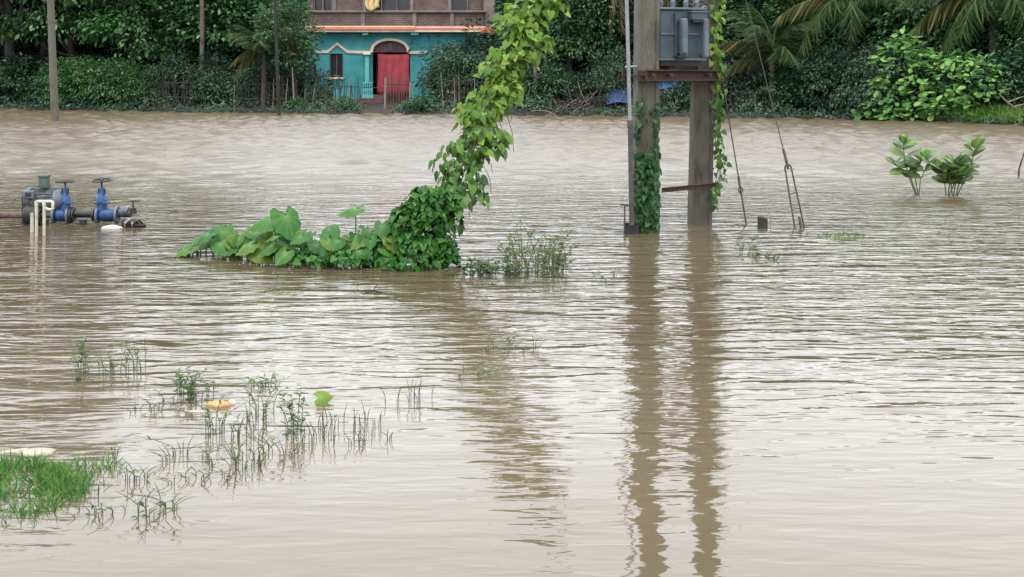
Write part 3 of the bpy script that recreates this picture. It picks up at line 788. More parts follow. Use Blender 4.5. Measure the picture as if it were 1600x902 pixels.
def gate():
    D = 47.2; g = thing("picket_gate", "wooden picket gate with two posts in front of the red curtain", "gate", ((602-PX0)/F*D, D, .05))
    X = lambda px: (px-602)/F*D
    Z = lambda py: CAMH - (py-PY0)/F*D - .05
    MB().tube([(X(601.5),0,-.4), (X(601.8),0,Z(150)), (X(602.4),0,Z(121))], [.055,.05,.045], 8).build("post", M_stickl, g, smooth=True)
    MB().tube([(X(640),0,-.4), (X(640.5),0,Z(150)), (X(641.5),0,Z(128))], [.045,.04,.035], 8).build("post", M_stickl, g, smooth=True)
    rg = random.Random(4)
    for k in range(8):
        px = 606.5 + 4.2*k
        MB().tube([(X(px),0.02,Z(173)), (X(px+rg.uniform(-.8,.8)),.02,Z(118+rg.uniform(-2,6)))], [.022,.016], 6).build("picket", M_maroon, g)
    for py in (132, 150): MB().tube([(X(602),.06,Z(py)), (X(641),.06,Z(py+1))], .02, 6).build("rail", M_stick, g)
    MB().tube([(X(565),.4,Z(137)), (X(602),.06,Z(137.5))], .018, 6).build("rail", M_stick, g)
gate()

# ------------------------------------------------------------------ brush heap, blue tarpaulins, dead branch
def brush(px0, px1, back, h, label, n, seed):
    rg = random.Random(seed); a, b = behind(px0, back, .05), behind(px1, back, .05); c = (a+b)/2; Lh = (b-a).length/2
    root = thing("brush_heap", label, "brushwood", c)
    for k in range(n):
        u = rg.uniform(-1, 1); top = h*(1-abs(u)**2.2)
        s0 = Vector((u*Lh, rg.uniform(-.5,.5), rg.uniform(-.1, top*.5)))
        d = Vector((rg.gauss(0,.6), rg.gauss(0,.3), rg.uniform(-.1,.7))); d.normalize(); L = rg.uniform(.4, 1.3)
        e = s0 + d*L; e.z = min(max(e.z, .0), top + .25)
        MB().tube([s0, s0.lerp(e,.5)+Vector((rg.uniform(-.1,.1),0,rg.uniform(0,.12))), e], [.022,.016,.007], 4).build("twig", M_stick if rg.random() < .72 else M_stickl, root)
brush(868, 985, 1.0, .95, "tangled heap of dead branches on the bank under the dark trees", 110, 5)
M_tarpd = surf("dark_tarp", G(.012,.03,.10), G(.03,.06,.16), 3, .7, .3, 12)  # darker, duller blue of the second tarpaulin
def tarp(px0, px1, py0, py1, back, label, seed, m=M_tarp):
    rg = random.Random(seed); D = behind((px0+px1)/2, back).y; n = 8; vs = []; fs = []
    for r in range(n+1):
        for i in range(n+1):
            u, q = i/n, r/n
            p = P(px0+(px1-px0)*u, py0+(py1-py0)*q + 2*math.sin(u*5+seed), D - q*.9 + .05*math.sin(u*9+q*4))
            vs.append(p)
    for r in range(n):
        for i in range(n): a = r*(n+1)+i; fs.append((a, a+1, a+n+2, a+n+1))
    o = MB().add(vs, fs).build("tarpaulin", m, smooth=True); so_ = o.modifiers.new("cloth", 'SOLIDIFY'); so_.thickness = .02
    tag(o, label, "tarpaulin")
tarp(1024, 1064, 122, 138, 2.6, "bright blue tarpaulin seen between the twin concrete poles", 1)
tarp(948, 984, 142, 162, 1.9, "dark blue tarpaulin behind the heap of dead branches", 2, M_tarpd)
for px in (1062, 1030):   # props under the tarp
    p = behind(px, 2.2, .1); tag(MB().tube([p+Vector((0,0,-.4)), p+Vector((.03,0,1.2))], [.03,.022], 6).build("prop_stick", M_stickl), "thin stick propping the blue tarpaulin", "stick", "sticks under the tarpaulin")
def dead_branch():
    D = 36.2; root = thing("dead_branch", "bare grey dead branch slanting to the water beside the light leaved bush", "branch", P(1601, 188, D))
    o0 = P(1601, 188, D)
    for k, (pts, r) in enumerate([([(1612,192),(1590,172),(1574,160),(1562,148)], [.05,.04,.03,.015]), ([(1574,160),(1590,154),(1602,150)], [.025,.02,.012]), ([(1562,148),(1566,141),(1580,138)], [.016,.012,.006]), ([(1585,167),(1600,163),(1610,160)], [.025,.02,.012])]):
        MB().tube([P(a, b, D-.1*k) - o0 for a, b in pts], r, 6).build("bough" if k == 0 else "twig", M_stickl, root, smooth=True)
dead_branch()
#@@PART3
# ------------------------------------------------------------------ twin concrete poles, platform, transformer
def box_pole(name, label, base_px, base_py, top_px, w0, w1, h, m, rz, group):
    b = Wp(base_px, base_py); D = b.y
    tx = ((top_px - PX0)/F*D - b.x)                                   # drift in x at picture row 0
    zt = CAMH + PY0/F*D; k = h/zt
    d0, d1 = w0*.62, w1*.62
    root = thing(name, label, "pole", (b.x, D + .1, 0), group)
    c, s = math.cos(rz), math.sin(rz)
    def ring(w, d, z):
        x = tx*z/zt
        return [(x + u*c - v*s, u*s + v*c, z) for u, v in ((-w/2,-d/2),(w/2,-d/2),(w/2,d/2),(-w/2,d/2))]
    mb = MB(); zs = [-.9, 0, h*.33, h*.66, h]; vs = []
    for z in zs:
        t = max(z, 0)/h; vs += ring(w0+(w1-w0)*t, d0+(d1-d0)*t, z)
    fs = [(3,2,1,0), tuple(range(len(vs)-4, len(vs)))]
    for i in range(len(zs)-1):
        for q in range(4): fs.append((i*4+q, i*4+(q+1)%4, i*4+4+(q+1)%4, i*4+4+q))
    mb.add(vs, fs); mb.build("shaft", m, root, bevel=.012)
    # raised edge flanges of the cast pole on the wide face
    fl = MB()
    for sx in (-1, 1):
        vs = []
        for z in zs[1:]:
            t = max(z,0)/h; w = w0+(w1-w0)*t; d = d0+(d1-d0)*t; x = tx*z/zt
            for u, v in ((sx*w/2*.99, -d/2-.014), (sx*w*.36, -d/2-.014), (sx*w*.33, -d/2+.004), (sx*w/2*.99, -d/2+.004)):
                vs.append((x + u*c - v*s, u*s + v*c, z))
        fs = []
        for i in range(len(zs)-2):
            for q in range(4): fs.append((i*4+q, i*4+(q+1)%4, i*4+4+(q+1)%4, i*4+4+q))
        MB().add(vs, fs).build("edge_rib", m, root)
    return root, (lambda z: Vector((b.x + tx*z/zt, D + .1, z)))
poleL, axL = box_pole("concrete_pole", "square concrete pole with ivy climbing its foot beside a thin steel conduit", 1008, 364, 1012, .208, .175, 7.6, M_conc, R(14), "twin concrete poles of the transformer")
poleR, axR = box_pole("concrete_pole", "square concrete pole with bare foot and a creeper hanging along its side", 1095, 352, 1103, .205, .165, 7.6, M_conc_d, R(8), "twin concrete poles of the transformer")

def zrow(py, D): return CAMH - (py - PY0)/F*D
pl_dir = (axR(0) - axL(0)); pl_len = pl_dir.length; pl_dir.normalize(); pl_n = Vector((pl_dir.y, -pl_dir.x, 0))     # towards the camera side
def local_box(name, m, parent, o, a0, a1, n0, n1, z0, z1, bev=0.0):
    """box along the line between the poles: a along, n towards the camera"""
    vs = []
    for z in (z0, z1):
        for a, n in ((a0,n0),(a1,n0),(a1,n1),(a0,n1)):
            p = pl_dir*a + pl_n*n; vs.append((p.x, p.y, z))
    return MB().add(vs, [(0,1,2,3),(7,6,5,4),(0,4,5,1),(1,5,6,2),(2,6,7,3),(3,7,4,0)]).build(name, m, parent, bevel=bev)
def platform():
    zc = zrow(118, 11.5); o = axL(zc)
    root = thing("steel_platform", "rusty channel steel cross arms clamped round the twin poles under the transformer", "platform", o)
    a0, a1 = -.16, pl_len + .15
    for n in (.135, -.135):
        sgn = 1 if n > 0 else -1
        local_box("channel_web", M_rust, root, o, a0, a1, n-.006, n+.006, -.05, .05)
        local_box("channel_flange", M_rust, root, o, a0, a1, n+.007*sgn, n+.05*sgn, .038, .05)
        local_box("channel_flange", M_rust, root, o, a0, a1, n+.007*sgn, n+.05*sgn, -.05, -.038)
    for a in (.0, pl_len):
        for da in (-.125, .125):
            p0 = pl_dir*(a+da)
            MB().tube([p0 + pl_n*.2 + Vector((0,0,.0)), p0 - pl_n*.2], .009, 6).build("clamp_bolt", M_rust, root)
            for n in (.195, -.195): MB().tube([p0+pl_n*(n-.008), p0+pl_n*(n+.008)], .02, 6).build("nut", M_rust, root)
    for a in (.22, .64):
        local_box("bearer", M_rust, root, o, a-.03, a+.03, -.13, .128, .052, .085)
    # clamp plate across the camera side of the ivy pole
    cb = MB().box(-.118, .118, -.115, -.103, -.055, .045).build("clamp_plate", M_rust, root); cb.rotation_euler = (0, 0, R(14))
    cb2 = MB().box(-.118, .118, -.15, -.116, -.055, -.043).build("clamp_flange", M_rust, root); cb2.rotation_euler = (0, 0, R(14))
    # small bracket with a bolt end at the conduit side
    MB().tube([Vector((-.19,-.06,.075)), Vector((-.05,-.06,.08))], .012, 6).build("bracket_rod", M_galv, root)
    return zc + .087
ztop = platform()
def transformer():
    ctr = axL(0).lerp(axR(0), .53); D = 11.62
    x = (1056 - PX0)/F*D
    rz = R(17); z0 = ztop
    root = thing("transformer", "grey oil filled distribution transformer with radiator fins between two concrete poles", "transformer", (x, D + .05, z0), rz=rz)
    H = zrow(13, D) - z0; w = .44; d = .30
    MB().box(-w/2+.02, w/2-.02, -d/2+.02, d/2-.02, 0, .045).build("base_skid", M_black, root)
    MB().box(-w/2, w/2, -d/2, d/2, .046, H-.02).build("tank", M_tank, root, bevel=.02)
    MB().box(-w/2-.02, w/2+.02, -d/2-.02, d/2+.02, H-.019, H).build("lid", M_tankl, root, bevel=.004)
    MB().box(-w/2-.012, w/2+.012, -d/2-.012, d/2+.012, .048, .066).build("bottom_rim", M_tankl, root)
    # stiffener bars and corner bars on the front
    MB().box(-w/2+.01, -.045, -d/2-.014, -d/2-.001, H*.53, H*.53+.018).build("stiffener", M_tankl, root)
    MB().box(.045, w/2-.05, -d/2-.014, -d/2-.001, H*.53, H*.53+.018).build("stiffener", M_tankl, root)
    MB().box(-.078, -.066, -d/2-.03, -d/2-.001, .07, H-.05).build("stiffener", M_tank, root)
    # radiator: header pipes and pressed fins, one pack on the front, one at the side
    for k, (fx, ww) in enumerate(((-.022, .058), (.19, .05))):
        rad = MB().box(fx-ww/2, fx+ww/2, -d/2-.11, -d/2-.06, .07, H-.10).build("radiator_fin", M_tankl, root, bevel=.012)
        for j in (-1, 1):
            MB().box(fx-ww/2+.006, fx+ww/2-.006, -d/2-.085+j*.034, -d/2-.08+j*.034+.004, .09, H-.12).build("fin_plate", M_tankl, rad)
        MB().tube([(fx, -d/2-.085, .095), (fx, -d/2+.01, .095)], .016, 8).build("header_pipe", M_tank, rad)
        MB().tube([(fx, -d/2-.085, H-.125), (fx, -d/2+.01, H-.125)], .016, 8).build("header_pipe", M_tank, rad)
    for j in range(4):
        MB().box(w/2+.015, w/2+.045, -d/2+.02+.07*j, -d/2+.05+.07*j, .09, H-.11).build("radiator_fin", M_tankl, root, bevel=.008)
    MB().tube([(w/2-.01, 0, H-.13), (w/2+.04, 0, H-.13)], .018, 8).build("header_pipe", M_tank, root)
    MB().tube([(w/2-.01, 0, .11), (w/2+.04, 0, .11)], .018, 8).build("header_pipe", M_tank, root)
    # cable box on the front upper right
    cb = MB().box(.055, .205, -d/2-.10, -d/2-.015, H-.115, H-.045).build("cable_box", M_tank, root, bevel=.006)
    MB().box(.05, .21, -d/2-.108, -d/2-.01, H-.045, H-.032).build("box_lid", M_tankl, cb)
    MB().box(.06, .20, -d/2-.104, -d/2-.101, H-.135, H-.118).build("gland_plate", M_black, cb)
    # drain valve and foot
    MB().tube([(-.03, -d/2-.13, .10), (-.03, -d/2, .10)], .02, 8).build("drain_valve", M_black, root)
    MB().box(-.085, .02, -d/2-.10, -d/2-.015, .068, .09).build("valve_bracket", M_black, root)
    # lid fittings and bushings
    for bx in (-.16, 0, .16):
        zs = [0, .03, .035, .07, .075, .11, .115, .15, .2]; rs = [.03, .03, .045, .03, .045, .03, .042, .026, .02]
        MB().tube([(bx, .06, H + z) for z in zs], rs, 10).build("bushing", M_wood, root, smooth=True)
        MB().tube([(bx, .06, H+.2), (bx, .06, H+.25)], .008, 6).build("terminal", M_galv, root)
    for bx in (-.19, -.07, .06, .17):
        MB().tube([(bx, -.1, H), (bx, -.1, H+.05), (bx+.01, -.1, H+.09)], [.022, .026, .012], 8).build("bushing", M_tankl, root)
    MB().tube([(.12, -.1, H+.02), (.2, -.12, H+.07), (.26, -.13, H+.03), (.27, -.14, H-.1), (.25, -.15, H-.3)], .009, 6).build("cable", M_black, root)
    MB().torus((.235, -.13, H-.02), (0,1,0), .035, .006, 14, 5).build("lifting_eye", M_galv, root)
transformer()
# lower tie bar
o = axL(zrow(297, 11.4)); root = thing("tie_bar", "rusty angle iron tie bar joining the feet of the twin poles", "bar", o)
e = axR(zrow(293.5, 11.95)) - o
local_box("angle_leg", M_rust, root, o, .09, pl_len + .11, .125, .131, -.03, .015)
local_box("angle_leg", M_rust, root, o, .09, pl_len + .11, .132, .150, .009, .015)

# conduit, its saddle rods, service box in the water
cD = DW(365) - .12
cond = thing("steel_conduit", "thin galvanised steel conduit standing beside the ivy covered concrete pole", "conduit", P(987, 350, cD))
c0 = P(987, 350, cD)
MB().tube([P(987, 352, cD)-c0, P(984.5, 190, cD)-c0], .022, 10).build("lower_pipe", M_galv_d, cond, smooth=True)
MB().tube([P(984.6, 196, cD)-c0, P(979.2, 0, cD)-c0, P(974, -220, cD)-c0], .0165, 10).build("upper_pipe", M_galv, cond, smooth=True)
MB().tube([P(984.7, 200, cD)-c0, P(984.6, 188, cD)-c0], .027, 10).build("coupler", M_galv_d, cond, smooth=True)
for py in (180, 266): MB().tube([P(984, py, cD)-c0, P(996, py, cD+.12)-c0], .008, 6).build("saddle", M_galv_d, cond)
bx = Wp(987, 366); bxr = thing("service_box", "small black cable box at the foot of the steel conduit", "box", (bx.x, bx.y+.06, 0))
MB().box(-.062, .062, -.06, .05, -.6, zrow(350, bx.y)).build("case", M_black, bxr, bevel=.006)
MB().box(-.066, .066, -.066, .055, zrow(350, bx.y), zrow(348.5, bx.y)).build("lid", M_black, bxr)
for px in (977, 992): MB().tube([(( px-987)/F*bx.y, 0, zrow(350,bx.y)), ((px-987)/F*bx.y, 0, zrow(323 if px < 980 else 332, bx.y))], .007, 6).build("rod", M_galv_d, bxr)
MB().tube([((969.5-987)/F*bx.y, 0, zrow(321,bx.y)), ((984-987)/F*bx.y, 0, zrow(322,bx.y))], .008, 6).build("cross_rod", M_black, bxr)

# guy wires
def guy(name, label, px, py, top, parts):
    b = Wp(px, py, -.25) if False else Wp(px, py); root = thing(name, label, "guy wire", b, "guy wires of the transformer poles")
    t = Vector(top) - b
    return root, b, t
gA, bA, tA = guy("guy_wire", "guy wire ending in a single hooked anchor rod beside a wooden stump", 1166, 350, axR(zrow(-40, 12.05)), None)
k = .135
MB().tube([tA*k, tA], .0058, 6).build("wire", M_wire, gA)
MB().tube([tA*-.08, tA*k], .0085, 6).build("anchor_rod", M_galv_d, gA)
MB().torus(tA*k, Vector((.3,-1,.1)), .022, .007, 16, 6).build("rod_eye", M_galv_d, gA)
MB().tube([tA*(k+.01), tA*(k+.055)], .012, 6).build("wire_grip", M_galv_d, gA)
gB, bB, tB = guy("guy_wire", "guy wire ending in a long wishbone shackle over submerged anchor", 1255, 356, axR(zrow(-235, 12.05)), None)
k = .155; nB = tB.normalized(); sB = Vector((1,.15,0)); sB = (sB - nB*sB.dot(nB)).normalized()
MB().tube([tB*(k+.004), tB], .0048, 6).build("wire", M_wire, gB)
top_ = tB*k; r_ = .03
arc_ = [top_ - nB*.0 + sB*(-r_*math.cos(a)) + nB*(r_*math.sin(a)) for a in np.linspace(0, math.pi, 9)]
MB().tube([tB*-.03 - sB*.072 - Vector((.0,0,.1))] + arc_ + [tB*-.03 + sB*.030 - Vector((0,0,.1))], .0085, 6).build("shackle", M_galv_d, gB, smooth=True)
for q, w0, w1 in ((.09, -.048, .03), (.05, -.056, .03)): MB().tube([tB*q + sB*w0, tB*q + sB*w1], .005, 5).build("cross_pin", M_galv_d, gB)
MB().tube([tB*-.05 - sB*.03, tB*.03 - sB*.012], [.02,.012], 6).build("thimble", M_galv_d, gB)
MB().tube([tB*k*.98, tB*(k+.05)], .013, 6).build("wire_grip", M_galv_d, gB)
# wooden stump
s_ = Wp(1190, 356); st = thing("wooden_stump", "dark square wooden stump poking out of the water between the guy wires", "stump", s_)
MB().add([(-.04,-.04,-.4),(.04,-.05,-.4),(.045,.04,-.4),(-.04,.04,-.4),(-.032,-.04,.105),(.048,-.05,.088),(.05,.04,.095),(-.03,.04,.11)],
         [(3,2,1,0),(4,5,6,7),(0,1,5,4),(1,2,6,5),(2,3,7,6),(3,0,4,7)]).build("post", M_wood, st, bevel=.006)
MB().tube([(.085,0,-.1),(.083,0,.12)], .003, 4).build("splinter", M_stickl, st)

# ------------------------------------------------------------------ lone pole, slim post, overhead line
M_post = surf('black_wood', G(.012,.011,.011), G(.03,.027,.026), 8, .95, .6, 30, stretch=(1,1,.3))
def round_pole(name, label, px, py, r0, r1, h, m, cat="pole", lean=0.0):
    b = Wp(px, py); root = thing(name, label, cat, b)
    MB().tube([(0,0,-1), (0,0,0), (lean*.5,0,h*.5), (lean,0,h)], [r0*1.05, r0, (r0+r1)/2, r1], 14).build("shaft", m, root, smooth=True)
    return root, b
lp, lpb = round_pole("utility_pole", "lone round grey concrete pole standing in the water before the hedge", 86, 190, .118, .085, 8.0, M_conc, lean=-.3)
MB().box(-1.0, .4, -.14, -.07, 7.55, 7.65).build("cross_arm", M_galv_d, lp)
for x in (-.9, -.3, .3): MB().tube([(x,-.1,7.65),(x,-.1,7.7),(x,-.1,7.78)], [.03,.05,.02], 8).build("insulator", M_pvc, lp)
MB().tube([(-.155,-.12,4.95),(-.155,.12,4.95)], .02, 6).build("line_bolt", M_galv_d, lp)
sp, spb = round_pole("slim_post", "slim dark wooden post standing at the water edge beside the stick fence", 436, 181, .062, .045, 6.2, M_post, "post", lean=-.22)
# service line from the lone pole out over the field
a = lpb + Vector((-.155,-.1,4.95)); b = P(-420, 24, 38.0)
pts = [a.lerp(b, t) + Vector((0,0,-.25*math.sin(math.pi*t))) for t in np.linspace(0,1,11)]
tag(MB().tube(pts, .011, 6).build("overhead_line", M_wire), "thin overhead line strung from the lone round pole", "cable")
b2 = b + Vector((0,0,0)); 
np_, npb = round_pole("utility_pole", "round concrete pole carrying the far end of the thin overhead line", -420, 190, .118, .085, 8.0, M_conc)
# grey trunks in the belt
for px, back, r, h, lab in ((315, 2.4, .10, 7.5, "straight pale grey tree trunk standing behind the twig fence"), (338, 3.0, .12, 2.2, "short pale grey post behind the twig fence"), (836, 1.6, .07, 2.4, "slim pale bluish post in the shade behind the leaning vine"), (458, .8, .03, 1.6, "thin pale stick upright on the bank near the slim post")):
    p = behind(px, back, .1); root = thing("bare_trunk", lab, "trunk", p)
    MB().tube([(0,0,-.4),(.02,0,h*.4),(-.03,0,h)], [r, r*.9, r*.7], 8).build("trunk", M_palmbark if r > .05 else M_stickl, root, smooth=True)
#@@PART4
# ------------------------------------------------------------------ pump and valves
def pump():
    D = DW(352); S = D/F; base = Wp(100, 352)
    root = thing("pump_assembly", "flooded pump set with grey motor, two blue gate valves and rusty pipe", "pump", base)
    X = lambda px: (px-100)*S
    Z = lambda py: (352-py)*S
    def cyl(name, m, px0, px1, py, r, y=0.0, n=20, parent=root, bev=0.0, smooth=True):
        return MB().tube([(X(px0), y, Z(py)), (X(px1), y, Z(py))], r*S, n).build(name, m, parent, smooth=smooth)
    def vcyl(name, m, px, py0, py1, r0, r1=None, y=0.0, n=14, parent=root):
        return MB().tube([(X(px), y, Z(py0)), (X(px), y, Z(py1))], [r0*S, (r1 if r1 is not None else r0)*S], n).build(name, m, parent, smooth=True)
    cyl("suction_pipe", M_pipe, -330, 44, 336.5, 5.2)
    # motor: ribbed body, end bells
    mo = cyl("motor", M_motor, 48, 90, 312, 16.5, .04, 24)
    for k in range(12):
        a = math.pi*(k/11); yy, zz = math.cos(a)*17*S, math.sin(a)*17*S
        MB().tube([(X(50), .04-yy, Z(312)+zz), (X(88), .04-yy, Z(312)+zz)], 1.1*S, 5).build("cooling_rib", M_motor, mo)
    MB().tube([(X(37), .04, Z(312)), (X(40), .04, Z(312)), (X(48), .04, Z(312)), (X(49), .04, Z(312))], [12*S, 17*S, 19*S, 18*S], 24).build("end_bell", M_motor, mo, smooth=True)
    MB().tube([(X(86), .02, Z(313)), (X(92), .02, Z(313)), (X(99), .02, Z(314)), (X(101), .02, Z(314))], [17*S, 16*S, 11*S, 6*S], 24).build("end_bell", M_flange, mo, smooth=True)
    MB().box(X(41), X(58), -.09, -.05, Z(309), Z(297)).build("cover_plate", M_flange, mo, bevel=.006)
    MB().box(X(45), X(54), -.095, -.089, Z(306), Z(300)).build("vent", M_black, mo)
    jb = MB().box(X(62), X(75), -.03, .05, Z(290), Z(276)).build("junction_box", M_boxg, root, bevel=.004)
    MB().box(X(60.5), X(76.5), -.04, .06, Z(276.5), Z(273.5)).build("box_lid", M_boxg, jb, bevel=.003)
    MB().box(X(61), X(76), -.035, .055, Z(293), Z(289.5)).build("box_base", M_motor, jb)
    # pump casing and dark flanges
    MB().tube([(X(40), .0, Z(334)), (X(43), 0, Z(334)), (X(60), 0, Z(336)), (X(63), 0, Z(336))], [13*S, 18*S, 17*S, 11*S], 22).build("pump_casing", M_black, root, smooth=True)
    MB().box(X(40), X(64), -.06, .12, -.5, Z(345)).build("pump_foot", M_black, root)
    MB().box(X(37), X(41), -.05, .1, Z(350), Z(305)).build("mounting_plate", M_black, root)
    for px, r in ((48.5, 15), (64, 14.5)):
        fl = cyl("flange", M_black, px-1.5, px+1.5, 337, r)
        for k in range(6):
            a = k*math.pi/3; cyl("bolt", M_flange, px-2.6, px+2.6, 337 - 11.5*math.sin(a), 1.3, 11.5*S*math.cos(a), 6, fl, smooth=False)
    cyl("nipple", M_galv_d, 65, 85, 336, 5)
    def gate_valve(cx, half, r, dx, wheel_y, wheel_r, tilt, label):
        body = MB().tube([(X(cx-half+2), 0, Z(336)), (X(cx-half*.4), 0, Z(336)), (X(cx+half*.4), 0, Z(336)), (X(cx+half-2), 0, Z(336))], [8*S, r*.78*S, r*.78*S, 8*S], 20).build("gate_valve", M_blue, root, smooth=True)
        body["label"] = label
        for px in (cx-half, cx+half):
            fl = cyl("flange", M_flange, px-1.6, px+1.6, 336, r, 0, 22, body)
            cyl("flange_face", M_blue, px-(2.4 if px > cx else -1.0), px-(1.0 if px > cx else -2.4), 336, r*.92, 0, 20, body)
            for k in range(6):
                a = k*math.pi/3 + .3; cyl("bolt", M_black, px-2.8, px+2.8, 336 - r*.8*math.sin(a), 1.2, r*.8*S*math.cos(a), 6, body, smooth=False)
        xb = cx + dx
        MB().tube([(X(xb), 0, Z(336)), (X(xb), 0, Z(326)), (X(xb), 0, Z(318))], [8*S, 8.5*S, 7.5*S], 16).build("neck", M_blue, body, smooth=True)
        MB().box(X(xb-11), X(xb+11), -.05, .05, Z(318.5), Z(315.5)).build("bonnet_flange", M_blue, body, bevel=.004)
        MB().tube([(X(xb), 0, Z(315.5)), (X(xb), 0, Z(309)), (X(xb), 0, Z(304)), (X(xb), 0, Z(301))], [9*S, 8*S, 5*S, 4*S], 16).build("bonnet", M_blue, body, smooth=True)
        MB().box(X(xb-7), X(xb+7), -.022, .022, Z(302.5), Z(300.5)).build("gland_plate", M_blue, body)
        for q in (-5, 5): vcyl("gland_bolt", M_black, xb+q, 303, 294, 1.0, parent=body, n=6)
        vcyl("yoke", M_blue, xb, 301, 293, 4.2, 3.2, parent=body)
        vcyl("stem", M_black, xb, 294, wheel_y-1, 1.5, parent=body, n=8)
        c = Vector((X(xb), 0, Z(wheel_y))); ax = Vector((math.sin(tilt)*.3, math.sin(tilt), 1)).normalized()
        wh = MB().torus(c, ax, wheel_r*S, 1.25*S, 28, 7).build("handwheel", M_black, body, smooth=True)
        a = Vector((1,0,0)); a = (a - ax*a.dot(ax)).normalized(); b = ax.cross(a)
        for k in range(4):
            d = a*math.cos(k*math.pi/2+.4) + b*math.sin(k*math.pi/2+.4)
            MB().tube([c - ax*1.5*S, c + d*wheel_r*S], 1.0*S, 6).build("spoke", M_black, wh)
        MB().tube([c - ax*3*S, c + ax*1.5*S], 2.4*S, 10).build("hub", M_black, wh)
    gate_valve(96, 11, 13.2, 6, 284, 14.5, .02, "blue gate valve next to the motor")
    gate_valve(168, 15, 13.8, -9, 282, 15, -.09, "blue gate valve at the end of the black pipe")
    cyl("black_pipe", M_black, 109, 152, 334.5, 5.6)
    for px, r in ((111.5, 13), (115, 11), (146.5, 10)): cyl("flange", M_black, px-1.6, px+1.6, 336, r)
    cyl("outlet_nipple", M_galv_d, 185, 205, 334, 6)
    MB().tube([(X(190), 0, Z(333)), (X(194), 0, Z(330)), (X(200), 0, Z(331))], [8*S, 9*S, 7*S], 14).build("outlet_elbow", M_flange, root, smooth=True)
    vcyl("small_valve", M_wood, 208, 334, 325, 5.5, 5)
    vcyl("small_valve_stem", M_black, 208, 326, 314, 1.3, n=8)
    MB().tube([(X(201), 0, Z(314.5)), (X(219), 0, Z(314))], 1.1*S, 6).build("tee_handle", M_black, root)
    # supports under the water
    for px in (70, 130, 196): MB().box(X(px-4), X(px+4), -.04, .04, -.8, Z(343)).build("support", M_black, root)
pump()
def pvc():
    D = DW(368.5); o = P(57, 366, D); o.z = 0
    root = thing("drain_pipe", "white plastic drain pipes with elbows in front of the flooded pump", "pipe", o)
    q = lambda px, py, dy=0: P(px, py, D+dy) - o
    r = 2.4*D/F
    MB().tube([q(57, 460), q(57, 318), q(57.4, 316), q(59, 315)], r, 12).build("pipe", M_pvc, root, smooth=True)
    MB().tube([q(59, 315), q(80, 315), q(82, 316), q(82.5, 318), q(82.5, 327)], r, 12).build("pipe", M_pvc, root, smooth=True)
    MB().tube([q(82.5, 325), q(81, 328), q(74, 327), q(71, 325)], r*.95, 12).build("pipe", M_pvc, root, smooth=True)
    MB().tube([q(69, 460, .03), q(69, 316, .0)], r, 12).build("pipe", M_pvc, root, smooth=True)
    MB().tube([q(57, 322), q(57, 314)], r*1.25, 12).build("elbow", M_pvc, root, smooth=True)
    MB().tube([q(69, 321), q(69, 313)], r*1.25, 12).build("tee", M_pvc, root, smooth=True)
    MB().tube([q(50, 440, .25), q(50, 333, .25)], r*1.1, 12).build("pipe", M_pvc, root, smooth=True)
pvc()
def lump(name, label, cat, px, py, wpx, hpx, m, seed, dscale=.6, z0=-.01):
    """soft irregular lump floating on the water"""
    rg = np.random.default_rng(seed); b = Wp(px, py); S = b.y/F; n, k = 16, 7; vs = []; fs = []
    for i in range(k+1):
        ph = -.35 + (math.pi/2+.35)*i/k
        for j in range(n):
            th = 2*math.pi*j/n; w = 1 + .16*math.sin(3*th+seed) + .1*math.sin(5*th+2*seed) + rg.normal(0, .03)
            vs.append((math.cos(th)*math.cos(ph)*w*wpx*S/2, math.sin(th)*math.cos(ph)*w*wpx*S/2*dscale, max(z0, math.sin(ph)*hpx*S*(1+.12*math.sin(4*th+seed)))))
    for i in range(k):
        for j in range(n): fs.append((i*n+j, i*n+(j+1)%n, (i+1)*n+(j+1)%n, (i+1)*n+j))
    o = MB().add(vs, fs).build(name, m, smooth=True); o.location = b; tag(o, label, cat); return o
lump("white_sack", "crumpled white plastic sack floating beside the second blue valve", "sack", 175, 357, 34, 5, M_foam, 3, .5)
rg_ = random.Random(9); b_ = Wp(207, 355); S_ = b_.y/F
rt = thing("rag_bundle", "dark bundle of wet rags and straps at the pipe end", "bundle", b_)
for k in range(7):
    x = -9 + 2.8*k
    MB().tube([((x-5)*S_, -.02, -.01), ((x-3)*S_, -.05, 10*S_*rg_.uniform(.7,1.1)), ((x+4)*S_, -.03, 13*S_*rg_.uniform(.7,1.1)), ((x+9)*S_, 0, 4*S_), ((x+13)*S_, .02, -.01)], [1.6*S_, 2*S_, 1.8*S_, 1.6*S_, 1.2*S_], 7).build("strap", (M_black, M_foamc, M_black, M_galv_d)[k % 4], rt, smooth=True)
MB().tube([(-14*S_,0,2*S_), (0,-.02,4*S_), (16*S_,0,2.5*S_), (21*S_,0,4*S_)], [3*S_, 5*S_, 3*S_, 1.5*S_], 8).build("rag", M_black, rt, smooth=True)

# ------------------------------------------------------------------ leaning vine on its stay wire
T_heart = tpl_heart(.9, .22, .1); T_heart2 = tpl_heart(.8, .35, .16); T_taro = [tpl_taro(i) for i in range(4)]
T_obov = tpl_obov(.5, .12); T_obov2 = tpl_obov(.46, .25)
def lmesh(m, tpls, nm="leaf"): return [tmesh(nm, t, m) for t in tpls]
ME_vine_sun, ME_vine_shade, ME_ivy, ME_mound = (lmesh(m, (T_heart, T_heart2)) for m in (L_vine_sun, L_vine_shade, L_ivy, L_mound))

